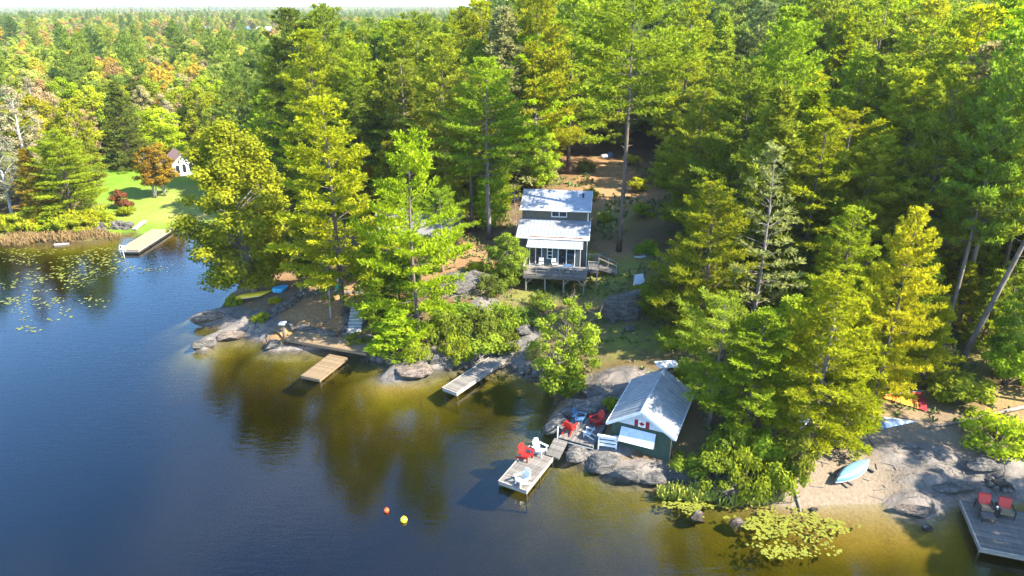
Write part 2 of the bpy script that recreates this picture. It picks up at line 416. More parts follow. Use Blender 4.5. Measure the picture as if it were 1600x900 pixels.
def np_mesh(name, V, F, mats, tint=None, smooth=False):
    """triangles or quads from arrays: V (n,3), F (m,k)"""
    me = bpy.data.meshes.new(name); n = len(V); m, k = F.shape
    me.vertices.add(n); me.vertices.foreach_set('co', V.astype(np.float32).ravel())
    me.loops.add(m * k); me.loops.foreach_set('vertex_index', F.astype(np.int32).ravel())
    me.polygons.add(m); me.polygons.foreach_set('loop_start', np.arange(0, m * k, k, dtype=np.int32))
    if tint is not None:
        a = me.attributes.new('tint', 'FLOAT', 'POINT'); a.data.foreach_set('value', tint.astype(np.float32))
    if smooth: me.polygons.foreach_set('use_smooth', np.ones(m, bool))
    for mm in (mats if isinstance(mats, (list, tuple)) else [mats]): me.materials.append(mm)
    me.update(calc_edges=True); return me

# ------------------------------------------------------------------ ground: one sheet out to the horizon
def axis(lo, hi, fine, grow, far):
    a = list(np.arange(lo, hi + 1e-6, fine)); s = fine; v = a[-1]
    while v < far[1]: s *= grow; v += s; a.append(v)
    s = fine; v = a[0]
    while v > far[0]: s *= grow; v -= s; a.insert(0, v)
    return np.array(a)
gx = axis(-32, 42, .36, 1.06, (-9000, 9000)); gy = axis(28, 76, .36, 1.055, (-60, 14000))
X, Y = np.meshgrid(gx, gy)
Z, D, RK = terrain(X, Y, True)
nx, ny = len(gx), len(gy)
idx = np.arange(nx * ny).reshape(ny, nx)
F = np.stack([idx[:-1, :-1], idx[:-1, 1:], idx[1:, 1:], idx[1:, :-1]], -1).reshape(-1, 4)
V = np.stack([X, Y, Z], -1).reshape(-1, 3)
def poly_in(x, y, pts, z=1.0):
    P = [G(a, b, z) for a, b in pts]; c = np.zeros(x.shape, bool); n = len(P)
    for i in range(n):
        p, q = P[i], P[(i + 1) % n]
        if abs(q.y - p.y) < 1e-9: continue
        k = (p.y > y) != (q.y > y)
        c ^= k & (x < (q.x - p.x) * (y - p.y) / (q.y - p.y) + p.x)
    return c
wob = fbm(X / 3, Y / 3) * 3
# what grows or lies where: lawn, bedrock, sand, bare needle-covered soil (path)
lawn = poly_in(X + wob, Y + wob, [(150, 262), (175, 246), (232, 246), (300, 262), (420, 300), (430, 362), (330, 362), (265, 356), (215, 352), (165, 350), (140, 310)], 1.5).astype(float)
dry_l = (blob(X, Y, 285, 300, 1.5, 10, 6) * .6 + blob(X, Y, 330, 320, 1.5, 12, 6) * .7 + blob(X, Y, 270, 330, 1.4, 8, 2.5) * .7) * (.55 + 2.2 * np.abs(fbm(X / 5, Y / 3)))
sand = np.clip(blob(X, Y, 1320, 760, .4, 5.0, 3.6) * 1.5 + blob(X, Y, 1370, 796, .0, 5, 1.8) * 1.4 + blob(X, Y, 1460, 710, .8, 7, 4.5) * .85 + blob(X, Y, 1560, 720, .8, 6, 4.5) * .85 + blob(X, Y, 1375, 818, 0, 4.5, 1.6) * 1.0 + blob(X, Y, 225, 360, .3, 3.0, 2.0) + blob(X, Y, 138, 207, 2, 7, 4) + blob(X, Y, 615, 600, 0, 3, 1.5) * .8 + blob(X, Y, 440, 478, .7, 5, 1.6) * .6 + blob(X, Y, 830, 590, 0, 3, 1.5) * .7 + wob * .12, 0, 1)
path = np.clip(blob(X, Y, 960, 262, 7, 5, 14) * 1.5 + blob(X, Y, 950, 300, 6, 5, 8) + blob(X, Y, 965, 400, 4, 4, 4) * .9 + blob(X, Y, 500, 490, 1.8, 5.5, 3.5) * 1.3 + blob(X, Y, 430, 435, 1.0, 5, 4) + blob(X, Y, 560, 460, 2, 3, 3) + blob(X, Y, 710, 400, 3.5, 6, 4) + blob(X, Y, 1400, 640, 1.2, 4, 3) * .6 + blob(X, Y, 1590, 640, 1.2, 3, 3) + blob(X, Y, 720, 435, 2.8, 4, 1.5) + wob * .15, 0, 1)
moss = np.clip(blob(X, Y, 985, 425, 3.2, 4.5, 3) + blob(X, Y, 1000, 540, 1.6, 6, 3) * 1.2 + blob(X, Y, 870, 455, 2.4, 7, 3) * 1.0 + blob(X, Y, 1420, 600, 1.8, 8, 4) * .7 + blob(X, Y, 1560, 690, 1, 5, 1.2) * 1.2 + blob(X, Y, 1500, 550, 2, 8, 4) * .6 + blob(X, Y, 960, 340, 5, 4, 5) * .55 + blob(X, Y, 50, 345, 1.2, 20, 6) + wob * .3, 0, 1)
gmesh = np_mesh('ground', V, F, [], None, True)
def fattr(me, name, arr):
    a = me.attributes.new(name, 'FLOAT', 'POINT'); a.data.foreach_set('value', np.ascontiguousarray(arr.ravel(), dtype=np.float32))
fattr(gmesh, 'lawn', lawn); fattr(gmesh, 'dry', np.clip(dry_l, 0, 1)); fattr(gmesh, 'rock', RK); fattr(gmesh, 'sand', sand); fattr(gmesh, 'path', path); fattr(gmesh, 'moss', moss)
fattr(gmesh, 'bed', sstep(-.05, -.35, Z) if False else np.clip((.02 - Z) / .35, 0, 1)); fattr(gmesh, 'wood', sstep(600, 1600, np.hypot(X, Y)))
def ground_material():
    m, nt, new, lk = nodes('ground')
    out = new('ShaderNodeOutputMaterial'); b = new('ShaderNodeBsdfPrincipled'); b.inputs['Roughness'].default_value = .92; b.inputs['Specular IOR Level'].default_value = .15
    lk(b.outputs[0], out.inputs['Surface'])
    tc = new('ShaderNodeTexCoord')
    def noise(scale, det=6, rough=.65, stretch=(1, 1, 1)):
        n = new('ShaderNodeTexNoise'); n.inputs['Scale'].default_value = scale; n.inputs['Detail'].default_value = det; n.inputs['Roughness'].default_value = rough
        mp = new('ShaderNodeMapping'); mp.inputs['Scale'].default_value = stretch; lk(tc.outputs['Object'], mp.inputs[0]); lk(mp.outputs[0], n.inputs['Vector']); return n.outputs['Fac']
    def ramp(fac, *cs):
        r = new('ShaderNodeValToRGB'); e = r.color_ramp.elements
        while len(e) < len(cs): e.new(.5)
        for i, (p, c) in enumerate(cs): e[i].position = p; e[i].color = (*c, 1)
        lk(fac, r.inputs[0]); return r.outputs['Color']
    def attr(nm):
        a = new('ShaderNodeAttribute'); a.attribute_name = nm; return a.outputs['Fac']
    def mix(f, a, c):
        x = new('ShaderNodeMixRGB'); lk(f, x.inputs['Fac']); lk(a, x.inputs['Color1']); lk(c, x.inputs['Color2']); return x.outputs['Color']
    def math_(op, a, c):
        x = new('ShaderNodeMath'); x.operation = op; x.use_clamp = True
        for i, s in enumerate((a, c)):
            if isinstance(s, (int, float)): x.inputs[i].default_value = s
            else: lk(s, x.inputs[i])
        return x.outputs[0]
    n1 = noise(.9); n2 = noise(4.5); n3 = noise(.22, 4); n4 = noise(14, 3)
    floor = ramp(n1, (.3, (.050, .036, .020)), (.5, (.115, .066, .032)), (.62, (.070, .062, .024)), (.75, (.060, .080, .022)))
    floor = mix(math_('MULTIPLY', n4, .35), floor, ramp(n2, (.35, (.15, .085, .04)), (.7, (.05, .035, .02))))
    soil = ramp(n2, (.3, (.16, .08, .036)), (.55, (.25, .14, .065)), (.75, (.32, .205, .11)))
    mossc = ramp(n2, (.3, (.06, .085, .015)), (.5, (.13, .15, .022)), (.72, (.20, .18, .05)))
    lawnc = ramp(n1, (.3, (.070, .16, .008)), (.5, (.10, .18, .010)), (.7, (.125, .18, .018)))
    dryc = ramp(n2, (.3, (.17, .17, .035)), (.7, (.25, .19, .075)))
    # granite: grey with pinkish patches, dark streaks and cracks
    rockc = ramp(n1, (.28, (.05, .045, .04)), (.45, (.11, .10, .09)), (.6, (.155, .13, .11)), (.75, (.20, .17, .14)))
    vo = new('ShaderNodeTexVoronoi'); vo.feature = 'DISTANCE_TO_EDGE'; vo.inputs['Scale'].default_value = .5
    mp = new('ShaderNodeMapping'); mp.inputs['Scale'].default_value = (.7, 1.5, 1); mp.inputs['Rotation'].default_value = (0, 0, .35)
    dn = new('ShaderNodeTexNoise'); dn.inputs['Scale'].default_value = 1.1; dn.inputs['Detail'].default_value = 4; lk(tc.outputs['Object'], dn.inputs['Vector']); dm = new('ShaderNodeMixRGB'); dm.blend_type = 'ADD'; dm.inputs[0].default_value = 1.6; lk(tc.outputs['Object'], dm.inputs[1]); lk(dn.outputs['Color'], dm.inputs[2])
    lk(dm.outputs[0], mp.inputs[0]); lk(mp.outputs[0], vo.inputs['Vector'])
    crack = ramp(vo.outputs['Distance'], (.0, (.5, .5, .5)), (.03, (1, 1, 1)))
    mu = new('ShaderNodeMixRGB'); mu.blend_type = 'MULTIPLY'; mu.inputs[0].default_value = 1; lk(rockc, mu.inputs[1]); lk(crack, mu.inputs[2]); rockc = mu.outputs[0]
    sandc = ramp(n2, (.3, (.125, .095, .065)), (.7, (.19, .152, .11)))
    col = floor
    col = mix(attr('path'), col, soil)
    col = mix(math_('MULTIPLY', attr('moss'), math_('ADD', n1, .35)), col, mossc)
    col = mix(attr('sand'), col, sandc)
    col = mix(attr('lawn'), col, mix(attr('dry'), lawnc, dryc))
    rk = math_('MULTIPLY', math_('SUBTRACT', math_('ADD', attr('rock'), math_('MULTIPLY', n2, .5)), .35), 3.2)
    col = mix(rk, col, rockc)
    sz = new('ShaderNodeSeparateXYZ'); lk(tc.outputs['Object'], sz.inputs[0]); wz = new('ShaderNodeMath'); wz.operation = 'MULTIPLY_ADD'; wz.inputs[1].default_value = .3; lk(n2, wz.inputs[0]); lk(sz.outputs['Z'], wz.inputs[2])
    wl_ = ramp(wz.outputs[0], (.22, (.40, .38, .34)), (.36, (1, 1, 1))); mw = new('ShaderNodeMixRGB'); mw.blend_type = 'MULTIPLY'; mw.inputs[0].default_value = 1; lk(col, mw.inputs[1]); lk(wl_, mw.inputs[2]); col = mix(attr('sand'), mw.outputs[0], col)
    bed = ramp(n3, (.3, (.050, .046, .014)), (.55, (.082, .073, .020)), (.7, (.105, .092, .028)))
    bed = mix(attr('sand'), bed, ramp(n2, (.3, (.12, .082, .036)), (.7, (.165, .118, .055))))
    bed = mix(math_('MULTIPLY', rk, .6), bed, rockc)
    col = mix(attr('bed'), col, bed)
    col = mix(attr('wood'), col, ramp(noise(.03, 6), (.35, (.045, .075, .02)), (.6, (.10, .13, .025)), (.7, (.14, .15, .03))))
    lk(col, b.inputs['Base Color'])
    bp = new('ShaderNodeBump'); bp.inputs['Strength'].default_value = .8; bp.inputs['Distance'].default_value = .12
    hsum = math_('ADD', n2, math_('MULTIPLY', math_('MULTIPLY', crack, .5), attr('rock'))); lk(hsum, bp.inputs['Height']); lk(bp.outputs[0], b.inputs['Normal'])
    return m
gmesh.materials.append(ground_material())
ground = tag(link('ground', gmesh), 'forest floor, lawn, sand and granite bedrock round the lake', None, None, 'structure')

# ------------------------------------------------------------------ lake: a closed body of tea-brown water
def water_material():
    m, nt, new, lk = nodes('lake_water')
    out = new('ShaderNodeOutputMaterial'); tr = new('ShaderNodeBsdfTransparent'); gl = new('ShaderNodeBsdfGlossy'); mx = new('ShaderNodeMixShader'); fr = new('ShaderNodeFresnel')
    tr.inputs['Color'].default_value = (.97, .97, .95, 1); gl.inputs['Roughness'].default_value = .04; gl.inputs['Color'].default_value = (1, 1, 1, 1); fr.inputs['IOR'].default_value = 1.54
    tc = new('ShaderNodeTexCoord'); hs = []
    for sc, st, rot in ((1.6, (.45, 1.6, 1), .12), (5.0, (.5, 1.5, 1), -.25)):
        mp = new('ShaderNodeMapping'); mp.inputs['Scale'].default_value = st; mp.inputs['Rotation'].default_value = (0, 0, rot)
        n = new('ShaderNodeTexNoise'); n.inputs['Scale'].default_value = sc; n.inputs['Detail'].default_value = 3
        lk(tc.outputs['Object'], mp.inputs[0]); lk(mp.outputs[0], n.inputs['Vector']); hs.append(n.outputs['Fac'])
    # calmer and livelier patches of the surface
    pn = new('ShaderNodeTexNoise'); pn.inputs['Scale'].default_value = .045; pn.inputs['Detail'].default_value = 3; lk(tc.outputs['Object'], pn.inputs['Vector'])
    pr = new('ShaderNodeMapRange'); pr.inputs['From Min'].default_value = .35; pr.inputs['From Max'].default_value = .65; pr.inputs['To Min'].default_value = .35; pr.inputs['To Max'].default_value = 1.0; lk(pn.outputs['Fac'], pr.inputs['Value'])
    ad = new('ShaderNodeMath'); ad.operation = 'MULTIPLY_ADD'; ad.inputs[1].default_value = .35; lk(hs[1], ad.inputs[0]); lk(hs[0], ad.inputs[2])
    bp = new('ShaderNodeBump'); bp.inputs['Distance'].default_value = .024; lk(ad.outputs[0], bp.inputs['Height']); lk(pr.outputs[0], bp.inputs['Strength'])
    lk(bp.outputs[0], gl.inputs['Normal']); lk(bp.outputs[0], fr.inputs['Normal'])
    ge = new('ShaderNodeNewGeometry'); inv = new('ShaderNodeMath'); inv.operation = 'SUBTRACT'; inv.inputs[0].default_value = 1; lk(ge.outputs['Backfacing'], inv.inputs[1]); ff = new('ShaderNodeMath'); ff.operation = 'MULTIPLY'; lk(fr.outputs[0], ff.inputs[0]); lk(inv.outputs[0], ff.inputs[1])
    lk(ff.outputs[0], mx.inputs[0]); lk(tr.outputs[0], mx.inputs[1]); lk(gl.outputs[0], mx.inputs[2]); lk(mx.outputs[0], out.inputs['Surface'])
    va = new('ShaderNodeVolumeAbsorption'); va.inputs['Color'].default_value = (.68, .65, .02, 1); va.inputs['Density'].default_value = .98
    lk(va.outputs[0], out.inputs['Volume'])
    return m
lk_pts = [(-700, -40), (300, -40), (300, 62), (-20, 118), (-700, 125)]
lake = tag(link('lake_water', MB().prism(lk_pts, -7.5, 0.0).mesh('lake_water', water_material())), 'calm tea-brown lake mirroring the sky and the trees', None, None, 'structure')

# ------------------------------------------------------------------ trees: prototypes (trunk with limbs + crown), then copies
def unit(a): return a / (np.linalg.norm(a, axis=-1, keepdims=True) + 1e-9)
def blades(P, A, r, n, length, width, spread, tint):
    """n narrow triangles per point P, fanned round the axis A, wide end outwards: a tuft of needles"""
    K = len(P); P = np.repeat(P, n, 0); A = np.repeat(A, n, 0); tint = np.repeat(tint, n)
    D = unit(A + r.normal(size=P.shape) * spread)
    S = unit(np.cross(D, r.normal(size=P.shape)))
    L = length * r.uniform(.65, 1.25, (len(P), 1)); W = width * r.uniform(.7, 1.3, (len(P), 1))
    E = P + D * L
    V = np.stack([P - S * W * .25, P + S * W * .25, E + S * W * .5, E - S * W * .5], 1).reshape(-1, 3)
    F = np.arange(len(P) * 4).reshape(-1, 4)
    return V, F, np.repeat(np.clip(tint + r.normal(size=len(P)) * .2, 0, 1), 4)
def make_pine(seed, H=22, base=.2, R=4.4, whorl=.85, per=5, tuft=8, dens=1.0, gap=.12, top_up=.9, droop=.0, dead=.0, lean=0.0, shape='pine', tr=.0086):
    r = np.random.default_rng(seed); wood = MB()
    bx, by = r.normal(size=2) * .25
    def trunk_at(t): return np.array([bx * math.sin(t * 2.6) + lean * t * H, by * math.sin(t * 3.1), t * H])
    rad = lambda t: (tr * H) * max(0, 1 - t) ** .8 + .02
    ts = np.linspace(0, 1, 12)
    wood.tube([trunk_at(t) for t in ts], [rad(t) * (1.25 if t == 0 else 1) for t in ts], 8)
    P = []; A = []; TT = []
    z = base * H
    # a few dead stubs on the bare trunk
    for k in range(int(5 + dead * 30)):
        t = r.uniform(min(.12, base) if dead == 0 else .2, base + (.02 if dead == 0 else .55)); az = r.uniform(0, 2 * PI); p = trunk_at(t); L = r.uniform(.4, 1.3) * (1 + dead * 1.6)
        e = p + np.array([math.cos(az), math.sin(az), r.uniform(-.1, .45)]) * L
        mid = (p + e) / 2 + np.array([0, 0, .08 * L]); wood.tube([p, mid, e], [.05, .035, .012], 4, cap=False)
    while z < H * .985:
        t = z / H; u = (t - base) / (1 - base)
        u = min(max(u, 0.0), 1.0)
        if shape == 'cone': prof = (1 - u) ** .8 * .95 + .06
        elif shape == 'flat': prof = min(1, .55 + u * 1.1) * (1 - u ** 3.2) ** .7 + .05
        else: prof = min(1, .62 + u * 1.5) * (1 - u) ** .62 + .05
        nl = per if u < .85 else max(3, per - 1)
        az0 = r.uniform(0, 2 * PI)
        for k in range(nl):
            if r.random() < gap: continue
            az = az0 + 2 * PI * k / nl + r.normal() * .3
            L = R * prof * r.uniform(.62, 1.18)
            el = (-.12 - droop) * (1 - u) + (.12 + .75 * top_up * u ** 1.3) + r.normal() * .09
            p0 = trunk_at(t); h = np.array([math.cos(az), math.sin(az), 0]); up = np.array([0, 0, 1.0])
            side = np.array([-h[1], h[0], 0]); curl = r.uniform(.05, .22) * L; sw = r.normal() * .1 * L
            def limb(s): return p0 + (h * math.cos(el) + up * math.sin(el)) * L * s + up * curl * s * s + side * sw * s * s
            ss = [0, .35, .7, 1.0]; rr = max(.016, rad(t) * .32)
            wood.tube([limb(s) for s in ss], [rr, rr * .75, rr * .45, .008], 4, cap=False)
            if dead and r.random() < dead: continue
            br = r.uniform(.25, .75)
            s0 = .30 if L > 1.6 else .12
            ns = max(3, int(L * 2.1 * dens))
            for s in np.linspace(s0, 1.0, ns):
                q = limb(s); tang = limb(min(1, s + .05)) - limb(s - .05); tang = tang / np.linalg.norm(tang)
                for sg in (-1, 1):
                    bl = (.22 + .42 * L * (1 - s) * .75 + .10 * L) * r.uniform(.6, 1.15)
                    bd = tang * r.uniform(.55, .9) + side * sg * r.uniform(.55, .95) + up * r.uniform(-.06, .18); bd = bd / np.linalg.norm(bd)
                    nt = max(1, int(bl * 2.6 * dens))
                    for j in range(nt):
                        f = (j + .6) / nt * bl
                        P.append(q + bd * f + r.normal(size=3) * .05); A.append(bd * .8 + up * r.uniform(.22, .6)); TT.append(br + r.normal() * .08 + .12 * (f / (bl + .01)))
            for j in range(3):
                P.append(limb(1.0) + r.normal(size=3) * .06); A.append(limb(1.0) - limb(.9) + up * .2); TT.append(br + .15)
        z += whorl * r.uniform(.75, 1.2) * (1.0 - .35 * u)
    for j in range(6): P.append(trunk_at(.99) + r.normal(size=3) * .12); A.append(np.array([0, 0, 1.0]) + r.normal(size=3) * .3); TT.append(.7)
    V, F, tint = blades(np.array(P), unit(np.array(A)), r, tuft, .42, .095, .55, np.clip(np.array(TT), 0, 1))
    return wood, V, F, tint, H, R, P
def leaf_cloud(C, RAD, r, n_leaf, size, br, up=.45):
    """leaves spread over and through round clumps; each leaf a bent-up quad"""
    k = len(C); w = RAD ** 2; cnt = np.maximum(8, (1.3 * n_leaf * w / w.sum()).astype(int)); P = []; Nn = []; T_ = []
    for i in range(k):
        d = unit(r.normal(size=(cnt[i], 3))); rr = RAD[i] * r.uniform(.2, 1.3, (cnt[i], 1)) ** .7
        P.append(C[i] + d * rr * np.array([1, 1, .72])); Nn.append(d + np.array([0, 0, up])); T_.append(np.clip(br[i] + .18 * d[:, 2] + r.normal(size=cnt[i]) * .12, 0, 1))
    P = np.concatenate(P); Nn = unit(np.concatenate(Nn) + r.normal(size=P.shape) * .55); T_ = np.concatenate(T_)
    a = unit(np.cross(Nn, r.normal(size=P.shape))); b = np.cross(Nn, a); s = .86 * size * r.uniform(.65, 1.35, (len(P), 1))
    V = np.stack([P - a * s, P - b * s * .62, P + a * s, P + b * s * .62], 1).reshape(-1, 3)
    return V, np.arange(len(P) * 4).reshape(-1, 4), np.repeat(T_, 4)
def make_broadleaf(seed, H=15, base=.25, R=4, lobes=26, leaves=6500, size=.20, stems=1, lean=0.0, lobe_r=(.16, .30), sparse=0.0, dome=False, up=.45):
    r = np.random.default_rng(seed); wood = MB(); C = []; RAD = []; BR = []
    tops = []
    for s in range(stems):
        az = 2 * PI * s / max(1, stems) + r.uniform(0, 1); off = (0 if stems == 1 else .05 * H)
        b0 = np.array([math.cos(az), math.sin(az), 0]) * off * .25
        e = np.array([math.cos(az) * off + lean * H, math.sin(az) * off, H * r.uniform(.82, .95)])
        mid = (b0 + e) / 2 + np.array([r.normal() * .2 - lean * H * .15, r.normal() * .2, 0])
        r0 = .016 * H / (stems ** .5)
        wood.tube([b0, b0 * .6 + mid * .4, mid, e * .6 + mid * .4, e], [r0 * 1.25, r0, r0 * .75, r0 * .45, .015], 7)
        tops.append((b0, mid, e))
    for i in range(lobes):
        u = (i + r.random()) / lobes; z = base * H + u * (1 - base) * H * .95
        prof = abs(math.sin(PI * (.12 + .80 * min(u, 1)) ** .85)) ** .75 if not dome else max(0, 1 - min(u, 1) ** 2.3) ** .5 * (.62 + .38 * min(1, u * 3))
        az = i * 2.39996 + r.normal() * .4; q = R * prof * (r.uniform(.35, .92) if u < .93 else r.uniform(0, .3))
        b0, mid, e = tops[i % stems]; f = z / H
        ax = (mid if f < .5 else mid + (e - mid) * (f - .5) * 2)
        c = np.array([ax[0] + math.cos(az) * q, ax[1] + math.sin(az) * q, z])
        C.append(c); RAD.append(R * r.uniform(*lobe_r) * (1.1 - .35 * u)); BR.append(r.uniform(.2, .8))
        st = np.array([ax[0], ax[1], max(base * H * .6, z - q * .75)])
        wood.tube([st, (st + c) / 2 + np.array([0, 0, .12 * q]), c], [.005 * H * .8, .004 * H * .6, .012], 4, cap=False)
        if sparse:
            for k in range(int(sparse * 6)):
                d = r.normal(size=3); d[2] = abs(d[2]) * .8; wood.tube([c, c + d / np.linalg.norm(d) * R * .3], [.018, .006], 3, cap=False)
    V, F, tint = leaf_cloud(np.array(C), np.array(RAD), r, leaves, size, BR, up)
    return wood, V, F, tint, H, R, C
def make_shrub(seed, H=2.2, R=1.5, lobes=14, leaves=1500, size=.13):
    r = np.random.default_rng(seed); wood = MB(); C = []; RAD = []; BR = []
    for i in range(lobes):
        az = i * 2.4 + r.normal() * .3; q = R * r.uniform(.15, .95) ** .8; z = H * (r.uniform(.25, .85) * (1 - .4 * (q / R) ** 2))
        c = np.array([math.cos(az) * q, math.sin(az) * q, z]); C.append(c); RAD.append(r.uniform(.22, .40) * R); BR.append(r.uniform(.2, .8))
        wood.tube([(0, 0, -.1), c * .5 + np.array([0, 0, .15]), c], [.04, .03, .01], 4, cap=False)
    V, F, tint = leaf_cloud(np.array(C), np.array(RAD), r, leaves, size, BR)
    return wood, V, F, tint, H, R, C
def make_snag(seed, H=14):
    r = np.random.default_rng(seed); wood = MB(); ts = np.linspace(0, 1, 8); f = lambda t: np.array([.5 * math.sin(t * 2.2), .3 * math.sin(t * 3), t * H])
    wood.tube([f(t) for t in ts], [.010 * H * (1 - t) ** .7 + .015 for t in ts], 7)
    for k in range(34):
        t = r.uniform(.3, .98); az = r.uniform(0, 2 * PI); L = (1.1 - t) * H * .22 * r.uniform(.5, 1.2) + .3; p = f(t)
        e = p + np.array([math.cos(az), math.sin(az), r.uniform(.0, .7)]) * L; wood.tube([p, (p + e) / 2 + np.array([0, 0, .1 * L]), e], [.045, .03, .008], 4, cap=False)
        for j in range(2):
            m_ = (p + e) / 2; e2 = m_ + unit(r.normal(size=3)) * L * .4; wood.tube([m_, e2], [.02, .006], 3, cap=False)
    return wood, None, None, None, H, 3, None
PROTO = {}
def proto(key, res, bark, leafmat, crown='crown'):
    wood, V, F, tint, H, R, _ = res
    tm = wood.mesh('trunk', M[bark], True)
    cm = np_mesh(crown, V, F, M[leafmat], tint) if V is not None else None
    PROTO[key] = (tm, cm, H, R)
proto('pineA', make_pine(1, 22, .14, 5.2, dens=1.2, per=6, whorl=1.1), 'bark_grey', 'needle')
proto('pineA2', make_pine(2, 22, .20, 5.0, gap=.18, dens=1.2, per=6, whorl=1.2), 'bark_brown', 'needle')
proto('pineA3', make_pine(3, 22, .10, 5.6, whorl=1.25, per=6, dens=1.2), 'bark_brown', 'needle')
proto('pineB', make_pine(4, 25, .38, 5.2, whorl=.95, gap=.18, per=6, dens=1.1), 'bark_grey', 'needle')
proto('pineB2', make_pine(5, 26, .58, 4.8, whorl=.95, gap=.15, shape='flat', tr=.0068), 'bark_brown', 'needle')
proto('pineC', make_pine(6, 19, .12, 5.6, whorl=1.45, per=5, gap=.22, dens=1.3), 'bark_brown', 'needle')
proto('pineC2', make_pine(16, 20, .26, 5.0, whorl=1.25, per=4, gap=.25, dens=1.1, shape='flat'), 'bark_grey', 'needle')
proto('pineD', make_pine(7, 11, .06, 2.6, whorl=.6, per=5, dens=1.15), 'bark_brown', 'needle')
proto('pineE', make_pine(8, 18, .22, 3.6, whorl=1.0, per=4, gap=.2, dead=.35, dens=.9), 'bark_grey', 'needle')
proto('hemlock', make_pine(9, 18, .05, 3.4, whorl=.55, per=6, dens=1.0, droop=.25, shape='cone', gap=.05), 'bark_brown', 'needle')
proto('leanpine', make_pine(10, 25, .40, 4.2, whorl=1.05, per=4, gap=.3, lean=.20, tr=.0066), 'bark_grey', 'needle')
proto('maple', make_broadleaf(21, 19, .10, 5.6, 130, 26000, .18, lean=-.03, lobe_r=(.14, .28), dome=True, up=.7), 'bark_grey', 'leaf')
proto('broadA', make_broadleaf(22, 14, .16, 5.4, 64, 10500, .20, lobe_r=(.14, .27), dome=True, up=.8), 'bark_brown', 'leaf')
proto('broadB', make_broadleaf(23, 16, .20, 4.8, 60, 10000, .20, lobe_r=(.15, .30), dome=True, up=.8), 'bark_grey', 'leaf')
proto('broadC', make_broadleaf(24, 13, .14, 5.6, 70, 10500, .20, lobe_r=(.13, .25), dome=True, up=.8), 'bark_grey', 'leaf')
proto('thinbroad', make_broadleaf(25, 9, .1, 3.8, 70, 6000, .145, stems=4, lobe_r=(.09, .2), sparse=.5), 'bark_brown', 'leaf')
proto('multistem', make_broadleaf(26, 9, .28, 2.1, 48, 4800, .15, stems=4, lobe_r=(.18, .34)), 'bark_white', 'leaf')
proto('birch', make_broadleaf(27, 13, .25, 2.6, 40, 2600, .14, sparse=1.3), 'bark_white', 'leaf')
proto('shrubA', make_shrub(31), 'bark_brown', 'leaf')
proto('shrubB', make_shrub(32, 1.6, 1.7, 16, 1700, .12), 'bark_brown', 'leaf')
proto('shrubC', make_shrub(33, 2.8, 1.4, 16, 1800, .13), 'bark_brown', 'leaf')
proto('snag', make_snag(41), 'dead_wood', 'leaf')
COLORS = {'YG': (.136, .156, .010), 'BYG': (.154, .172, .010), 'Y': (.178, .182, .011), 'G': (.092, .120, .012), 'BG': (.116, .148, .011), 'DG': (.068, .090, .012), 'GG': (.110, .116, .038),
          'GOLD': (.140, .108, .012), 'OR': (.165, .09, .012), 'RED': (.105, .045, .022), 'PINK': (.17, .10, .06), 'PALE': (.17, .155, .075), 'DRY': (.15, .13, .075), 'LIME': (.148, .180, .011)}
def add_tree(key, x, y, label, name='pine_tree', cat='tree', hs=1.0, ws=None, col='G', rot=None, group=None, z=None, tilt=None):
    tm, cm, H, R = PROTO[key]
    ws = ws or hs
    c = COLORS[col]; j = [random.uniform(.88, 1.12) for _ in range(3)]; v = random.uniform(.74, 1.12)
    o = thing(name, label, cat, (x, y, (hz(x, y) if z is None else z) - .05), random.uniform(0, 6.283) if rot is None else rot, group)
    if tilt: o.rotation_euler = (tilt[0], tilt[1], o.rotation_euler[2])
    o.scale = (ws, ws, hs)
    link('trunk', tm, o)
    if cm is not None:
        k = link('crown' if 'shrub' not in key else 'foliage', cm, o); k.color = (c[0] * j[0] * v, c[1] * j[1] * v, c[2] * j[2] * v, 1)
    return o
FOOT = []                                        # where hand-placed trees stand
def hero(key, bx, by, top, width, col, label, name='pine_tree', cat='tree', rot=None, group=None, tilt=None):
    p = T(bx, by); tm, cm, H, R = PROTO[key]
    z1 = top_z(bx, top, p.y); c = proj(p.x, p.y, p.z)[2]
    hs = max(.12, (z1 - p.z) / H); ws = width / FPX * c / (2 * R) * (1.18 if 'pine' in key else 1.05)
    FOOT.append((p.x, p.y, R * ws))
    return add_tree(key, p.x, p.y, label, name, cat, hs, ws, col, rot, group, p.z, tilt)
# ---- trees that stand out, front to back
hero('maple', 400, 462, 180, 180, 'BYG', 'large yellow-green broadleaf tree leaning over the bay on the tip of the point', 'broadleaf_tree', rot=0)
hero('pineA2', 537, 492, 160, 165, 'BYG', 'tall bright yellow-green pine with a bare grey trunk beside the stone steps', rot=.4)
hero('birch', 517, 497, 395, 34, 'YG', 'slim white birch leaning on the bare slope behind the shore deck', 'birch_tree', rot=2.0, tilt=(0, -.10))
hero('pineC', 656, 530, 214, 165, 'LIME', 'open pine with wide flat shelves of bright needles left of the cottage', rot=1.2)
hero('pineD', 590, 508, 385, 75, 'BG', 'young pine standing right beside the top of the stone steps')
hero('pineD', 626, 492, 395, 72, 'G', 'slim young pine between the stone steps and the shelved pine')
hero('pineD', 622, 556, 487, 78, 'LIME', 'low bright lime-green young pine at the water right of the shore deck')
hero('broadB', 480, 452, 330, 70, 'DG', 'dark green broadleaf tree behind the boulder wall on the point', 'broadleaf_tree')
hero('pineC', 612, 438, 315, 90, 'LIME', 'small shelved pine in front of the hidden grey cottage')
hero('pineC2', 690, 425, 300, 85, 'BG', 'small open pine at the right end of the hidden grey cottage')
hero('pineB', 765, 374, 95, 140, 'BG', 'tall pine with a long bare trunk standing left of the cottage roof', rot=.3)
hero('pineB', 738, 356, 110, 110, 'G', 'tall dark-trunked pine close behind the one left of the cottage roof')
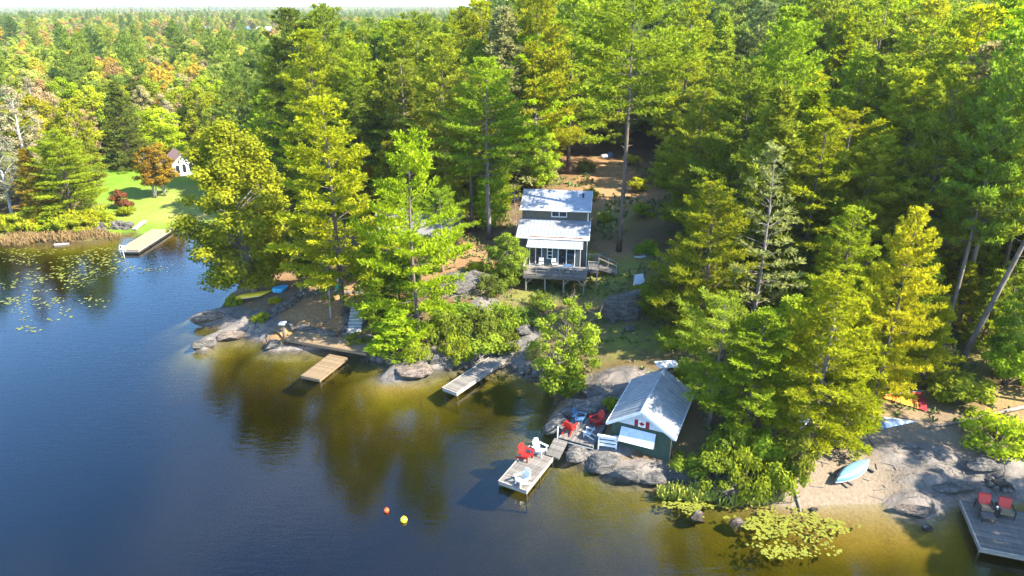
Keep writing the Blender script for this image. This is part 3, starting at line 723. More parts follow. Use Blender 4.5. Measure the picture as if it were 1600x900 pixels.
hero('pineA2', 700, 340, 60, 130, 'BG', 'broad bright green pine behind the grey hidden cottage')
hero('pineA', 640, 325, 95, 130, 'G', 'pine rising above the roof of the grey hidden cottage')
hero('pineA3', 585, 318, 70, 120, 'YG', 'yellowish pine behind the yellow-green pine of the stone steps')
hero('broadA', 575, 345, 245, 50, 'OR', 'small orange maple glowing behind the yellow-green pine', 'maple_tree')
hero('pineA2', 483, 300, 20, 140, 'DG', 'tall dark ragged pine standing above the wood behind the point')
hero('pineA', 530, 290, 8, 130, 'G', 'tall pine whose pointed top touches the skyline left of centre')
hero('pineB2', 967, 392, -8, 165, 'BG', 'very tall pine with a thick bare grey trunk right of the cottage', rot=.5)
hero('pineA2', 888, 272, 2, 140, 'BG', 'tall bright pine directly behind the cottage ridge')
hero('pineA', 838, 262, 2, 120, 'YG', 'tall yellowish pine behind the left end of the cottage roof')
hero('pineA', 795, 285, 12, 120, 'G', 'deep green pine left of the pair behind the cottage')
hero('snag', 808, 400, 285, 40, 'G', 'thin pale dead birch leaning against the left end of the cottage', 'dead_tree', rot=.2, tilt=(0, -.08))
hero('broadC', 792, 446, 362, 78, 'G', 'leafy green tree hiding the left end of the cottage deck', 'broadleaf_tree')
hero('thinbroad', 884, 604, 458, 128, 'G', 'airy many-stemmed tree with turning leaves on the shore between two docks', 'broadleaf_tree')
hero('shrubC', 880, 625, 560, 70, 'G', 'dense green bush at the foot of the airy shore tree', 'bush', 'bush')
hero('pineA3', 1082, 522, 285, 150, 'BG', 'broad bright green pine on the slope right of the mossy clearing')
hero('broadC', 1035, 500, 425, 95, 'G', 'leafy green tree beside the big boulder below the cottage', 'broadleaf_tree')
hero('pineA', 1078, 372, 140, 120, 'BG', 'bushy green pine right of the very tall pine', rot=2.2)
hero('pineA3', 1125, 412, 95, 160, 'G', 'large dark pine behind the bare-branched grey pine')
hero('pineE', 1168, 545, 235, 115, 'GG', 'half-dead grey pine with bare branches among the green ones', rot=.8)
hero('pineA2', 1240, 490, 195, 170, 'YG', 'yellowish pine right of the half-dead grey pine')
hero('pineA', 1322, 485, 212, 160, 'BYG', 'bright yellow-green pine in the middle of the right slope')
hero('pineA3', 1362, 630, 325, 118, 'BYG', 'golden yellow pine above the sails on the right')
hero('pineA', 1258, 705, 430, 165, 'LIME', 'lime-green pine leaning over the beach left of the blue canoe')
hero('pineA2', 1165, 688, 490, 150, 'BG', 'mid green pine behind the shore bushes right of the boathouse')
hero('pineC2', 1108, 665, 470, 130, 'G', 'open pine behind the right side of the boathouse roof')
hero('pineD', 1310, 702, 570, 80, 'BYG', 'young bright pine at the edge of the beach behind the canoe')
hero('pineD', 1210, 640, 470, 95, 'BG', 'young pine between the half-dead pine and the lime-green pine')
hero('pineD', 1310, 600, 440, 95, 'YG', 'young yellowish pine left of the golden pine')
hero('pineA2', 1290, 560, 330, 130, 'BG', 'shaded pine behind the golden yellow pine')
hero('leanpine', 1503, 562, -10, 170, 'G', 'tall pine with a dark trunk leaning to the right edge', rot=0)
hero('pineB', 1474, 538, 60, 130, 'G', 'straight dark pine left of the leaning pine')
hero('pineB', 1410, 500, 110, 130, 'BG', 'pine with bare lower trunk behind the golden pine')
hero('pineB2', 1550, 500, 40, 140, 'G', 'tall flat-topped pine right behind the leaning pine')
hero('pineB', 1598, 520, 60, 130, 'YG', 'pine at the right edge above the leafy bushes')
hero('broadB', 1575, 585, 440, 90, 'G', 'leafy green tree at the right edge behind the sandy path', 'broadleaf_tree')
hero('shrubA', 1500, 632, 575, 85, 'G', 'round green bush beside the stones above the red sail', 'bush', 'bush')
hero('shrubC', 1570, 600, 530, 75, 'BG', 'tall green bush at the right edge by the sandy path', 'bush', 'bush')
hero('shrubB', 1445, 560, 525, 70, 'GG', 'pale low bush in the shade below the straight dark pine', 'bush', 'bush')
hero('shrubB', 1560, 690, 655, 110, 'LIME', 'bright low bush beside the sandy path on the right', 'bush', 'bush')
for i, (bx, by, tp, w, c, lab) in enumerate([
        (1075, 735, 690, 62, 'G', 'leafy bush against the right wall of the boathouse'), (1120, 752, 690, 78, 'BG', 'second shore bush right of the boathouse'),
        (1168, 764, 686, 84, 'BG', 'broad shore bush in front of the mid green pine'), (1215, 770, 690, 80, 'BG', 'shore bush just left of the sandy beach'),
        (1238, 758, 650, 70, 'G', 'tall bush under the lime-green pine by the beach'), (1140, 718, 640, 90, 'G', 'dark bush behind the second shore bush'),
        (1190, 728, 640, 90, 'BG', 'bush behind the broad shore bush')]):
    hero(['shrubA', 'shrubC', 'shrubB'][i % 3], bx, by, tp + 18, w * .85, 'G' if i % 2 else c, lab, 'bush', 'bush', group='bushes along the shore right of the boathouse')
# out of the frame on the sunny side: their shade falls on the beach and the right dock
for bx, by, tp in ((1690, 640, 220), (1760, 745, 260)):
    hero('pineB', bx, by, tp, 140, 'G', 'pine standing beyond the right edge of the beach', group='pines beyond the right edge of the beach')
for x, y, h in ((43.5, 27.3, 17), (46.5, 29.5, 18), (41.0, 25.5, 14)): add_tree('pineA', x, y, 'unseen pine added to shade the large dark dock', hs=h / 22, ws=h / 22 * 1.2, col='G', group='unseen pines added to shade the large dark dock')  # unseen pines added on an invented bend of shore to shade the dock
# ---- left bay
hero('broadB', 322, 286, 205, 46, 'YG', 'yellow-green tree hiding the right side of the pink-roofed house', 'broadleaf_tree')
hero('pineA3', 112, 345, 205, 105, 'BG', 'bright spreading pine beside the left lawn', rot=.7)
hero('hemlock', 66, 352, 235, 56, 'GOLD', 'golden cone-shaped cedar left of the spreading pine', 'cedar_tree')
hero('birch', 22, 348, 185, 60, 'DRY', 'bare greyish birch at the left edge above the reeds', 'birch_tree')
hero('birch', 58, 300, 130, 70, 'DRY', 'bare pale birch behind the golden cedar', 'birch_tree')
hero('multistem', 243, 309, 228, 44, 'GOLD', 'golden tree with several white stems on the lawn left of its twin', 'birch_tree', rot=.3)
hero('multistem', 258, 306, 222, 46, 'GOLD', 'golden many-stemmed tree on the lawn nearest the pink-roofed house', 'birch_tree', rot=2)
hero('shrubC', 191, 326, 292, 30, 'RED', 'small red-leaved bush on the left lawn', 'bush', 'bush')
hero('shrubA', 197, 337, 318, 26, 'YG', 'green bush just below the red-leaved bush on the lawn', 'bush', 'bush')
hero('hemlock', 205, 262, 130, 70, 'DG', 'dark conifer in the shade at the top of the left lawn')
hero('broadA', 262, 250, 165, 80, 'Y', 'yellow tree behind the top of the left lawn', 'broadleaf_tree')
for i in range(11):
    bx = 4 + i * 15.5; by = 362 + random.uniform(-4, 3) - max(0, i - 8) * 4
    hero(['shrubA', 'shrubB', 'shrubC'][i % 3], bx, by, by - random.uniform(26, 36), 36, random.choice(['LIME', 'BYG', 'YG', 'Y']),
         ('leftmost', 'second', 'third', 'fourth', 'fifth', 'sixth', 'seventh', 'eighth', 'ninth', 'tenth', 'rightmost')[i] + ' bush, counted from the left, in the yellow-green hedge above the reeds', 'bush', 'bush', group='bushes along the reedy shore of the left bay')
for bx, by, tp in ((-40, 350, 200), (-30, 300, 170), (30, 320, 235), (90, 330, 262), (140, 300, 215), (0, 330, 230)):
    hero('broadA', bx, by, tp, 70, random.choice(['YG', 'G', 'GG']), 'leafy tree in the clump behind the left shore hedge', 'broadleaf_tree', group='leafy trees behind the hedge on the left shore')
# brush on the rocky slope between the docks
for (bx, by, tp, w, c, k, lab) in [(700, 530, 480, 60, 'G', 'shrubB', 'dark green bush right of the shelved pine above the rocky shore'), (745, 520, 478, 62, 'DG', 'shrubB', 'dark green bush in the middle of the rocky slope below the cottage'),
        (785, 512, 470, 60, 'G', 'shrubB', 'low green bush near the foot of the cottage deck'), (760, 548, 515, 66, 'G', 'shrubA', 'green bush above the grey weathered dock'),
        (715, 560, 520, 46, 'YG', 'shrubB', 'small yellowish bush on the rocks left of the grey weathered dock'), (748, 425, 405, 36, 'Y', 'shrubA', 'small yellow bush on top of the bare rock'),
        (790, 545, 515, 46, 'DG', 'shrubB', 'dark bush right above the plank of the grey weathered dock'), (725, 500, 470, 56, 'DG', 'shrubC', 'dark green bush between the shelved pine and the rock dome'), (820, 505, 478, 40, 'DG', 'shrubB', 'dark low bush on the slope under the cottage deck'), (765, 455, 425, 50, 'DG', 'shrubB', 'dark juniper on the bare rock left of the cottage'), (650, 562, 535, 40, 'YG', 'shrubB', 'low bush on the pink rock by the water'),
        (925, 415, 388, 24, 'BG', 'shrubC', 'small green bush by the deck stairs'), (1000, 470, 440, 44, 'G', 'shrubA', 'green bush right above the big boulder'),
        (955, 640, 615, 26, 'BG', 'shrubA', 'small bush on the rock left of the boathouse'), (1010, 395, 372, 34, 'BG', 'shrubB', 'green bush beside the stepping stones'),
        (366, 477, 460, 24, 'YG', 'shrubB', 'small bush at the bow of the yellow kayak'), (430, 474, 462, 20, 'Y', 'shrubA', 'yellow bush beside the yellow kayak'), (408, 500, 486, 26, 'YG', 'shrubB', 'low bush on the sandy point beside the boulder wall'),
        (845, 480, 455, 34, 'G', 'shrubB', 'low green bush under the cottage deck'), (840, 560, 525, 34, 'GG', 'shrubB', 'thin bush right of the grey weathered dock'), (1060, 540, 505, 60, 'BG', 'shrubB', 'spreading bush at the right end of the mossy clearing'),
        (1075, 600, 560, 60, 'G', 'shrubA', 'dark bush behind the boathouse chimney'), (560, 540, 515, 40, 'G', 'shrubA', 'green bush at the right end of the shore deck'), (600, 548, 520, 46, 'DG', 'shrubA', 'dark bush right of the shore deck')]:
    hero(k, bx, by, tp, w, c, lab, 'bush', 'bush')
for bx, by, tp, w, c, k, lab in [(922, 312, 288, 26, 'BG', 'shrubA', 'small green bush behind the right end of the cottage roof'), (996, 300, 272, 30, 'YG', 'shrubC', 'yellow-green sapling bush right of the very tall pine trunk'), (915, 268, 246, 26, 'G', 'shrubB', 'low dark bush high on the left edge of the cleared slope'), (1003, 340, 312, 34, 'BG', 'shrubC', 'leafy bush at the right edge of the cleared slope'), (985, 258, 236, 30, 'Y', 'shrubA', 'yellow bush at the top of the cleared slope'), (945, 345, 328, 20, 'BG', 'shrubB', 'tiny bush on the cleared slope left of the very tall pine')]:
    hero(k, bx, by, tp, w, c, lab, 'bush', 'bush')

# ------------------------------------------------------------------ stone
import bmesh
def stone_mesh(name, sx, sy, sz, seed, m, sub=3, cuts=9, rough=.16):
    r = np.random.default_rng(seed); bm = bmesh.new(); bmesh.ops.create_icosphere(bm, subdivisions=sub, radius=1)
    P = np.array([v.co[:] for v in bm.verts])
    for k in range(cuts):                        # cleaved faces
        nrm = unit(r.normal(size=3)); c = r.uniform(.42, .85); s = P @ nrm; P = P - np.outer(np.clip(s - c, 0, None) * .93, nrm)
    o = r.uniform(0, 99); q = 1 + rough * 2.4 * (fbm(P[:, 0] * 2.1 + o, P[:, 1] * 2.1 + P[:, 2] * 1.6, 4))
    P = P * q[:, None] * np.array([sx, sy, sz])
    for v, p in zip(bm.verts, P): v.co = p
    me = bpy.data.meshes.new(name); bm.to_mesh(me); bm.free(); me.materials.append(m)
    return me
RS = [100]
def rock(px, py, w, d, h, label, rot=0.0, m='granite', sink=.3, group=None, name='boulder', z=None, sub=4):
    p = T(px, py) if z is None else G(px, py, z); RS[0] += 1
    me = stone_mesh(name, w / 2, d / 2, h / (2 - sink * 2) if sink < .9 else h, RS[0], M[m], sub)
    o = link(name, me, None, (p.x, p.y, max(p.z, -.3) + h * (.5 - sink)), rot); return tag(o, label, 'rock', group)
rock(967, 492, 5.6, 3.6, 3.2, 'huge grey boulder with a sunlit flat top below the cottage', .25)
rock(872, 668, 2.6, 2.2, 1.3, 'rounded grey boulder at the water beside the landing with red chairs', .3)
rock(915, 640, 3.6, 2.6, 1.1, 'broad whaleback rock behind the landing with red chairs', -.2)
rock(932, 612, 2.6, 1.8, .8, 'flat grey rock higher up left of the boathouse roof', .3)
rock(879, 652, 1.3, 1.1, .8, 'small boulder between the airy shore tree and the landing', 0)
rock(907, 712, 2.6, 1.9, .9, 'dark rock under the lattice girder of the landing', .4, sink=.35)
rock(945, 728, 3.0, 1.9, .9, 'dark cracked rock below the white bench rail', -.1, sink=.35)
rock(985, 742, 2.6, 1.6, .85, 'grey ledge rock in front of the boathouse', -.1, sink=.35)
rock(1022, 748, 2.2, 1.5, .8, 'paler split rock at the water right in front of the boathouse corner', 0, sink=.35)
rock(1106, 756, 1.0, .8, .5, 'small pale rock on the shore right of the boathouse', .2)
rock(1432, 797, 2.9, 1.3, .5, 'smooth pinkish rock in the shallows at the beach', -.2, 'pink_granite', sink=.35)
rock(1447, 827, .8, .6, .4, 'single small rock standing in the shallow water off the beach', 0, z=-.1)
rock(1272, 796, .55, .4, .25, 'small pale stone at the water edge left of the beach', 0, z=0)
rock(1085, 822, 1.6, 1.0, .7, 'drowned brown rock under the water left of the lily pads', .2, 'pink_granite', z=-.75)
rock(1150, 832, 1.2, .9, .6, 'smaller drowned rock under the water beside the lily pads', .5, 'pink_granite', z=-.75)
rock(1490, 760, 4.0, 1.6, .5, 'low grey ledge behind the right dock', -.1, sink=.4)
rock(1540, 728, 3.0, 1.5, .6, 'mottled ledge above the right dock', .2, sink=.4)
rock(325, 496, 3.4, 1.3, .7, 'long low rock tongue at the tip of the point', .15, 'pink_granite', sink=.4)
rock(318, 538, 2.6, 1.4, .8, 'dark angular rock tongue in front of the point', .35, sink=.35)
rock(360, 528, 3.2, 1.3, .8, 'pale sloping slab behind the dark rock tongue', .1, 'pink_granite', sink=.35)
rock(428, 540, 2.3, 1.6, .9, 'dark blue-grey boulder at the left end of the shore deck', .2, sink=.3)
rock(640, 582, 4.4, 2.0, .7, 'broad pinkish rock slab sloping into the lake', .15, 'pink_granite', sink=.4)
rock(598, 560, 2.4, 1.4, .8, 'dark rock at the right end of the shore deck', .0, sink=.35)
rock(682, 565, 1.8, 1.2, .9, 'blocky rock left of the grey weathered dock', .2, sink=.35)
rock(712, 566, 1.6, 1.1, .9, 'square-edged rock beside the blocky one by the grey weathered dock', .1, sink=.35)
rock(738, 566, 1.6, 1.1, .7, 'pale rock touching the grey weathered dock', .4, sink=.35)
rock(735, 447, 5.2, 2.6, 1.7, 'bare grey rock dome left of the cottage', .3, sink=.35)
rock(700, 445, 3.0, 2.0, 1.0, 'pinkish rock shelf at the left side of the bare rock dome', .3, 'pink_granite', sink=.4)
rock(770, 435, 1.5, 1.2, 1.0, 'split grey rock on top of the rock dome', .3, sink=.3)
rock(820, 520, 1.8, 1.6, .8, 'grey rock on the slope between the cottage and the docks', .3, sink=.35)
rock(806, 540, 1.8, 1.4, .7, 'lower grey rock above the plank of the grey weathered dock', .7, sink=.35)
rock(690, 500, 1.6, 1.2, .9, 'grey rock under the shelved pine', .1)
rock(985, 515, 1.3, .9, .4, 'small half-buried rock in front of the huge boulder', .1)
for i, (px, py, s) in enumerate([(806, 578, .7), (816, 583, .6), (826, 582, .8), (836, 590, .6), (846, 592, .7), (800, 572, .6), (856, 600, .55), (830, 575, .6), (843, 582, .6), (818, 574, .5)]):
    rock(px, py, s * 1.3, s, s * .7, 'small loose boulder along the water right of the grey weathered dock', i, group='loose boulders right of the grey weathered dock', sub=2, m='pink_granite' if i % 3 == 0 else 'granite')
for i, (px, py, s) in enumerate([(1412, 606, .8), (1424, 600, .9), (1436, 592, 1.2), (1450, 587, 1.0), (1464, 580, .8), (1474, 574, .7), (1430, 610, .6), (1416, 596, .7)]):
    rock(px, py, s * 1.3, s, s * .8, 'grey boulder in the row of stones below the straight dark pine', i * 1.3, group='row of boulders above the red sail', sub=2)
def wall_of_stones(name, label, pts, n, size, cat='stone wall', rows=2, m='granite', sub=1):
    P = [T(a, b) for a, b in pts]; o = thing(name, label, cat, P[0]); r = random.Random(len(label))
    seg = [(P[i + 1] - P[i]).length for i in range(len(P) - 1)]; tot = sum(seg); meshes = [stone_mesh('stone', size * .62, size * .5, size * .42, 900 + k + n, M[m], sub, 5, .12) for k in range(5)]
    for row in range(rows):
        for k in range(n):
            d = (k + .5 * row % 1 + .2) / n * tot; i = 0
            while i < len(seg) - 1 and d > seg[i]: d -= seg[i]; i += 1
            p = P[i].lerp(P[i + 1], min(1, d / seg[i])); s = link('stone', meshes[(k + row) % 5], o, p - P[0] + Vector((r.uniform(-.1, .1), r.uniform(-.1, .1) + row * size * .25, size * (.2 + .5 * row))), r.uniform(0, 6))
            s.scale = (r.uniform(.8, 1.25),) * 3
    return o
wall_of_stones('boulder_wall', 'curving wall of pale round boulders on the point', [(425, 494), (438, 486), (455, 478), (468, 467), (480, 460)], 13, .75)
wall_of_stones('boulder_wall', 'low wall of flat stones across the top of the bare slope', [(480, 460), (505, 458), (540, 459), (572, 457)], 11, .7, rows=1)
wall_of_stones('stone_edging', 'line of pale boulders up the left side of the stone steps', [(536, 520), (541, 505), (541, 490), (543, 480)], 9, .6, 'stone edging', 1)
wall_of_stones('stone_edging', 'line of boulders up the right side of the stone steps', [(567, 511), (572, 498), (576, 486), (577, 478)], 8, .5, 'stone edging', 1)
wall_of_stones('shore_wall', 'line of pale shore boulders left of the boat ramp', [(156, 360), (170, 357), (190, 357), (204, 359)], 10, 1.0)
wall_of_stones('shore_wall', 'line of pale shore boulders right of the orange dock', [(262, 362), (285, 364), (305, 366), (330, 368), (352, 372)], 16, .9)
# stone steps and the long granite blocks of the retaining wall
def between(a, b, f): return a.lerp(b, f)
st = thing('stone_steps', 'flight of nine pale stone steps climbing from the shore deck', 'steps', T(553, 522)); b0 = T(553, 520); b1 = T(560, 482); o0 = st.location.copy()
dirv = (b1 - b0); yaw = math.atan2(dirv.y, dirv.x) - PI / 2
for k in range(9):
    c = b0.lerp(b1, k / 8); zc = .95 + k * (b1.z + .35 - .95) / 8
    mb = MB().box(-.68, .68, -.20, .24, -.14, 0); s = part(mb, 'step', M['pale_wood'] if False else M['concrete'], st); s.location = Vector((c.x, c.y, zc)) - o0; s.rotation_euler = (0, 0, yaw + random.uniform(-.06, .06))
rw = thing('retaining_wall', 'retaining wall of long grey granite blocks behind the shore deck', 'stone wall', T(500, 520)); o0 = rw.location.copy()
for (a, b) in [((449, 505), (459, 511)), ((460, 510), (492, 517)), ((493, 517), (526, 525)), ((535, 523), (551, 526)), ((552, 526), (588, 530))]:
    p = G(*a, 1.05); q = G(*b, 1.05); L = (q - p).length; me = stone_mesh('block', L / 2 * 1.02, .36, .36, int(a[0]), M['granite'], 3, 4, .05)
    for v in me.vertices: v.co = Vector((max(-L / 2, min(L / 2, v.co.x * 1.25)), max(-.27, min(.27, v.co.y * 1.4)), max(-.3, min(.3, v.co.z * 1.4))))
    s = link('block', me, rw, (p + q) / 2 - o0, math.atan2(q.y - p.y, q.x - p.x))
for i, (a, b, c) in enumerate([(1000, 401, 'lowest'), (1006, 396, 'middle'), (1013, 390, 'topmost')]):
    p = T(a, b, .03); tag(link('stepping_stone', stone_mesh('stepping_stone', .75, .45, .08, 60 + i, M['concrete'], 2, 4, .05), None, p, .3), c + ' pale flat stepping stone on the path right of the very tall pine', 'stepping stone', 'stepping stones right of the cottage')

# ------------------------------------------------------------------ docks
def dock(label, A, B, C, z, wood='grey_wood', across=True, pw=.145, rim=.22, name='dock', posts=True, trim=None, zC=None, cat='dock', floats=False):
    """A front-left, B front-right, C back-left corner pixels; boards across the length (or along it)"""
    a, b = G(*A, z), G(*B, z); c = G(*C, z if zC is None else zC) if isinstance(C, tuple) else a + Vector((-(b - a).y, (b - a).x, 0)).normalized() * C
    L = (c - a).length; d = (c - a).normalized(); s0 = (b - a); s = (s0 - d * s0.dot(d)); W = s.length; s.normalize(); up = s.cross(d)
    o = link(name, None, None, a); tag(o, label, cat)
    mt = Matrix((s, d, up)).transposed().to_4x4(); o.rotation_euler = mt.to_euler()
    f = MB(); t = .045
    f.box(0, .06, 0, L, -rim - t, -t - .003); f.box(W - .06, W, 0, L, -rim - t, -t - .003); f.box(.062, W - .062, 0, .06, -rim - t, -t - .003); f.box(.062, W - .062, L - .06, L, -rim - t, -t - .003)
    part(f, 'frame', M[trim or wood], o)
    r = random.Random(int(A[0]))
    if across:
        n = max(2, int(L / pw)); me = MB().box(-.02, W + .02, 0, L / n - .016, -t, 0).mesh('board', M[wood])
        for k in range(n): q = link('board', me, o, (r.uniform(-.012, .012), k * L / n, r.uniform(-.004, .006)))
    else:
        n = max(2, int(W / pw)); me = MB().box(0, W / n - .016, -.02, L + .02, -t, 0).mesh('board', M[wood])
        for k in range(n): q = link('board', me, o, (k * W / n, r.uniform(-.02, .02), r.uniform(-.004, .006)))
    if trim:
        e = MB(); e.box(-.03, .06, -.03, L + .03, .010, .045); e.box(W - .06, W + .03, -.03, L + .03, .010, .045); e.box(.063, W - .063, -.03, .06, .010, .045); part(e, 'edge_trim', M[trim], o)
    if posts:
        for fx in (.12, W - .12):
            for fy in (.25, L * .5, L - .3): part(MB().tube([(fx, fy, -1.6 - z), (fx, fy, -t - .002)], .06, 7), 'post', M['dark_wood'], o)
    if floats:
        for k in range(3): part(MB().box(.1, W - .1, L * (k / 3) + .1, L * ((k + 1) / 3) - .1, -.62, -rim - t - .005), 'float', M['black'], o)
    return o, a, s, d, W, L
dock('weathered swimming dock with red and white chairs and a pale edge', (779, 752), (824, 766), (827, 697), .45, trim='pale_wood')
dock('short plank gangway sloping up from the swimming dock to the landing', (853, 710), (873, 716), (867, 684), .55, zC=1.0, name='gangway', cat='gangway', posts=False, rim=.12)
dock('wooden landing with red chairs beside the boathouse', (873, 683), (927, 697), (899, 647), 1.0, name='landing', cat='landing', across=False)
lat = thing('lattice_girder', 'pale steel lattice girder along the front of the landing', 'girder', G(888, 692, .95)); q = G(927, 702, .95) - lat.location; f = MB()
f.bar((0, 0, 0), q, .05); f.bar((0, 0, -.32), q - Vector((0, 0, .32)), .05); part(f, 'rail', M['steel'], lat); n = 5
for k in range(n): a = q * (k / n); b = q * ((k + 1) / n); part(MB().bar(a if k % 2 else a - Vector((0, 0, .32)), b - Vector((0, 0, .32)) if k % 2 else b, .035), 'strut', M['steel'], lat)
tag(link('mooring_post', MB().tube([(0, 0, -.3), (0, 0, .9)], .045, 8).mesh('mooring_post', M['white']), None, G(871, 683, 1.0)), 'thin white post at the left corner of the landing', 'post')
dock('long tan shore deck built along the rocks', (446, 530), (572, 552), 2.0, .97, wood='tan_wood', across=True, name='shore_deck', cat='deck', pw=.16)
dock('short tan finger dock in front of the shore deck', (470, 587), (497, 595), (515, 553), .4, wood='tan_wood')
dock('grey weathered dock running out from the rocky shore', (691, 606), (716, 613), (768, 556), .55, trim='pale_wood')
dock('narrow grey plank bridging the grey weathered dock and the rocks', (776, 561), (788, 564), (796, 546), .62, name='plank_bridge', cat='gangway', posts=False, rim=.1, zC=.8)
dock('orange-tan dock in the left bay', (184, 391), (210, 395), (239, 358), .5, wood='new_wood', trim='pale_wood', floats=True, posts=False)
dock('large dark dock at the right edge with red lounge chairs', (1531, 857), (1660, 878), (1499, 781), .6, wood='blue_grey_wood', across=False if False else True, pw=.19, trim='pale_wood')
dock('pale plank boat ramp beside the orange-tan dock', (205, 358), (212, 359), (222, 344), .25, wood='pale_wood', name='boat_ramp', cat='boat ramp', posts=False, zC=.9, across=False, rim=.1)
ld = thing('dock_ladder', 'pale ladder hoops at the end of the orange-tan dock', 'ladder', G(193, 393, .5), -.4)
for x in (-.28, .28): part(MB().tube([(x, .1, 0), (x, .1, .75), (x, -.1, .9), (x, -.25, .7), (x, -.25, -.8)], .035, 6), 'rail', M['white'], ld)
for z_ in (-.6, -.3, 0): part(MB().bar((-.28, -.25, z_), (.28, -.25, z_), .05), 'rung', M['white'], ld)
mp_ = thing('mooring_pile', 'thick grey mooring pile with a pale cap at the left end of the shore deck', 'post', G(445, 531, .1))
part(MB().tube([(0, 0, -1), (0, 0, 1.7)], .13, 9), 'pile', M['grey_wood'], mp_); part(MB().box(-.3, .3, -.3, .3, 1.705, 1.85), 'cap', M['pale_blue'], mp_); part(MB().bar((-.1, 0, .95), (-1.6, .5, .95), .12), 'rail', M['grey_wood'], mp_)
# white three-rail bench fence beside the boathouse
fa, fb = G(935, 699, .85), G(956, 702, .85); fn = thing('rail_fence', 'short white three-rail fence at the front left corner of the boathouse', 'fence', fa, math.atan2(fb.y - fa.y, fb.x - fa.x)); L = 1.25
for x in (0, L): part(MB().box(x - .045, x + .045, -.045, .045, -.25, 1.02), 'post', M['white'], fn)
for z_ in (.28, .58, .88): part(MB().box(.05, L - .05, -.03, .03, z_ - .09, z_ + .09), 'rail', M['white'], fn)
part(MB().box(-.1, L + .1, -.1, .1, 1.022, 1.07), 'top_board', M['white'], fn)

# ------------------------------------------------------------------ cottage
def slope_roof(name, x0, x1, ya, za, yb, zb, parent, m='metal_roof', th=.09, rib=.42, ribs=True, along='y'):
    mb = MB(); mb.add([(x0, ya, za), (x1, ya, za), (x1, yb, zb), (x0, yb, zb), (x0, ya, za - th), (x1, ya, za - th), (x1, yb, zb - th), (x0, yb, zb - th)],
                      [(0, 1, 2, 3), (7, 6, 5, 4), (0, 4, 5, 1), (1, 5, 6, 2), (2, 6, 7, 3), (3, 7, 4, 0)])
    rf = part(mb, name, M[m], parent)
    if ribs:
        rb = MB(); n = max(1, int((x1 - x0) / rib))
        for k in range(n + 1):
            x = x0 + .03 + (x1 - x0 - .06) * k / n; rb.bar((x, ya, za + .018), (x, yb, zb + .018), .045, .036)
        part(rb, 'seams', M[m], rf)
    return rf
def board_wall(name, x0, x1, y0, y1, z0, z1, parent, m, step=.36):
    w = part(MB().box(x0, x1, y0, y1, z0, z1), name, M[m], parent); b = MB(); n = max(1, int((x1 - x0) / step))
    for k in range(n + 1): x = x0 + .02 + (x1 - x0 - .04) * k / n; b.box(x - .02, x + .02, y0 - .018, y0 - .002, z0 + .01, z1 - .01)
    n = max(1, int((y1 - y0) / step))
    for k in range(n + 1):
        y = y0 + .03 + (y1 - y0 - .06) * k / n
        b.box(x0 - .018, x0 - .002, y - .02, y + .02, z0 + .01, z1 - .01); b.box(x1 + .002, x1 + .018, y - .02, y + .02, z0 + .01, z1 - .01)
    part(b, 'battens', M[m], w); return w
def window(parent, x0, x1, z0, z1, y, bars=1, hb=0, fw=.09, name='window', m='white'):
    f = MB(); f.box(x0, x0 + fw, y - .05, y + .02, z0, z1); f.box(x1 - fw, x1, y - .05, y + .02, z0, z1); f.box(x0 + fw, x1 - fw, y - .05, y + .02, z1 - fw, z1); f.box(x0 + fw, x1 - fw, y - .05, y + .02, z0, z0 + fw)
    for k in range(bars): x = x0 + (x1 - x0) * (k + 1) / (bars + 1); f.box(x - .045, x + .045, y - .045, y + .02, z0 + fw, z1 - fw)
    for k in range(hb): z = z0 + (z1 - z0) * (k + 1) / (hb + 1); f.box(x0 + fw, x1 - fw, y - .04, y + .02, z - .025, z + .025)
    w = part(f, name, M[m], parent)
    for k in range(bars + 1):
        a = x0 + fw + (x1 - x0 - 2 * fw) * k / (bars + 1); b = x0 + fw + (x1 - x0 - 2 * fw) * (k + 1) / (bars + 1)
        part(MB().box(a + .01, b - .01, y - .018, y + .01, z0 + fw, z1 - fw), 'pane', M['glass'], w)
    return w
CYAW = math.radians(-8); cd_ = G(868, 432, 4.0); cn = Vector((-math.sin(CYAW), math.cos(CYAW), 0)); cw = cd_ + cn * 3.2
ct = thing('cottage', 'dark board cottage with two stepped grey metal roofs and a raised deck', 'cottage', cw, CYAW)
FZ = hz(cw.x, cw.y) - 4.0
board_wall('front_wall', -3.2, 2.35, 0, 1.32, -.25, 2.25, ct, 'slate_board')
board_wall('wall', -4.5, 3.0, 1.322, 8.6, -.6, 2.72, ct, 'side_board')
g = MB()                                          # side walls up to the roofs
for x0, x1 in ((-4.5, -4.4), (2.9, 3.0)):
    P = [(1.325, 2.722), (4.6, 3.62), (4.6, 4.9), (7.8, 6.2), (9.0, 5.6), (8.6, 2.722)]
    vs = [(x0, a, b) for a, b in P] + [(x1, a, b) for a, b in P]; n = len(P); g.add(vs, [tuple(range(n)), tuple(range(2 * n - 1, n - 1, -1))] + [(i, n + i, n + (i + 1) % n, (i + 1) % n) for i in range(n)])
part(g, 'side_wall', M['side_board'], ct)
board_wall('clerestory_wall', -4.39, 2.89, 4.62, 4.75, 3.3, 5.02, ct, 'side_board')
slope_roof('porch_roof', -3.4, 2.6, -.42, 2.26, 1.30, 2.62, ct)
slope_roof('lower_roof', -4.75, 3.18, .95, 2.78, 4.60, 3.78, ct)
slope_roof('upper_roof', -4.72, 3.18, 4.15, 5.04, 7.80, 6.38, ct)
slope_roof('back_roof', -4.72, 3.18, 10.2, 5.2, 7.802, 6.375, ct)
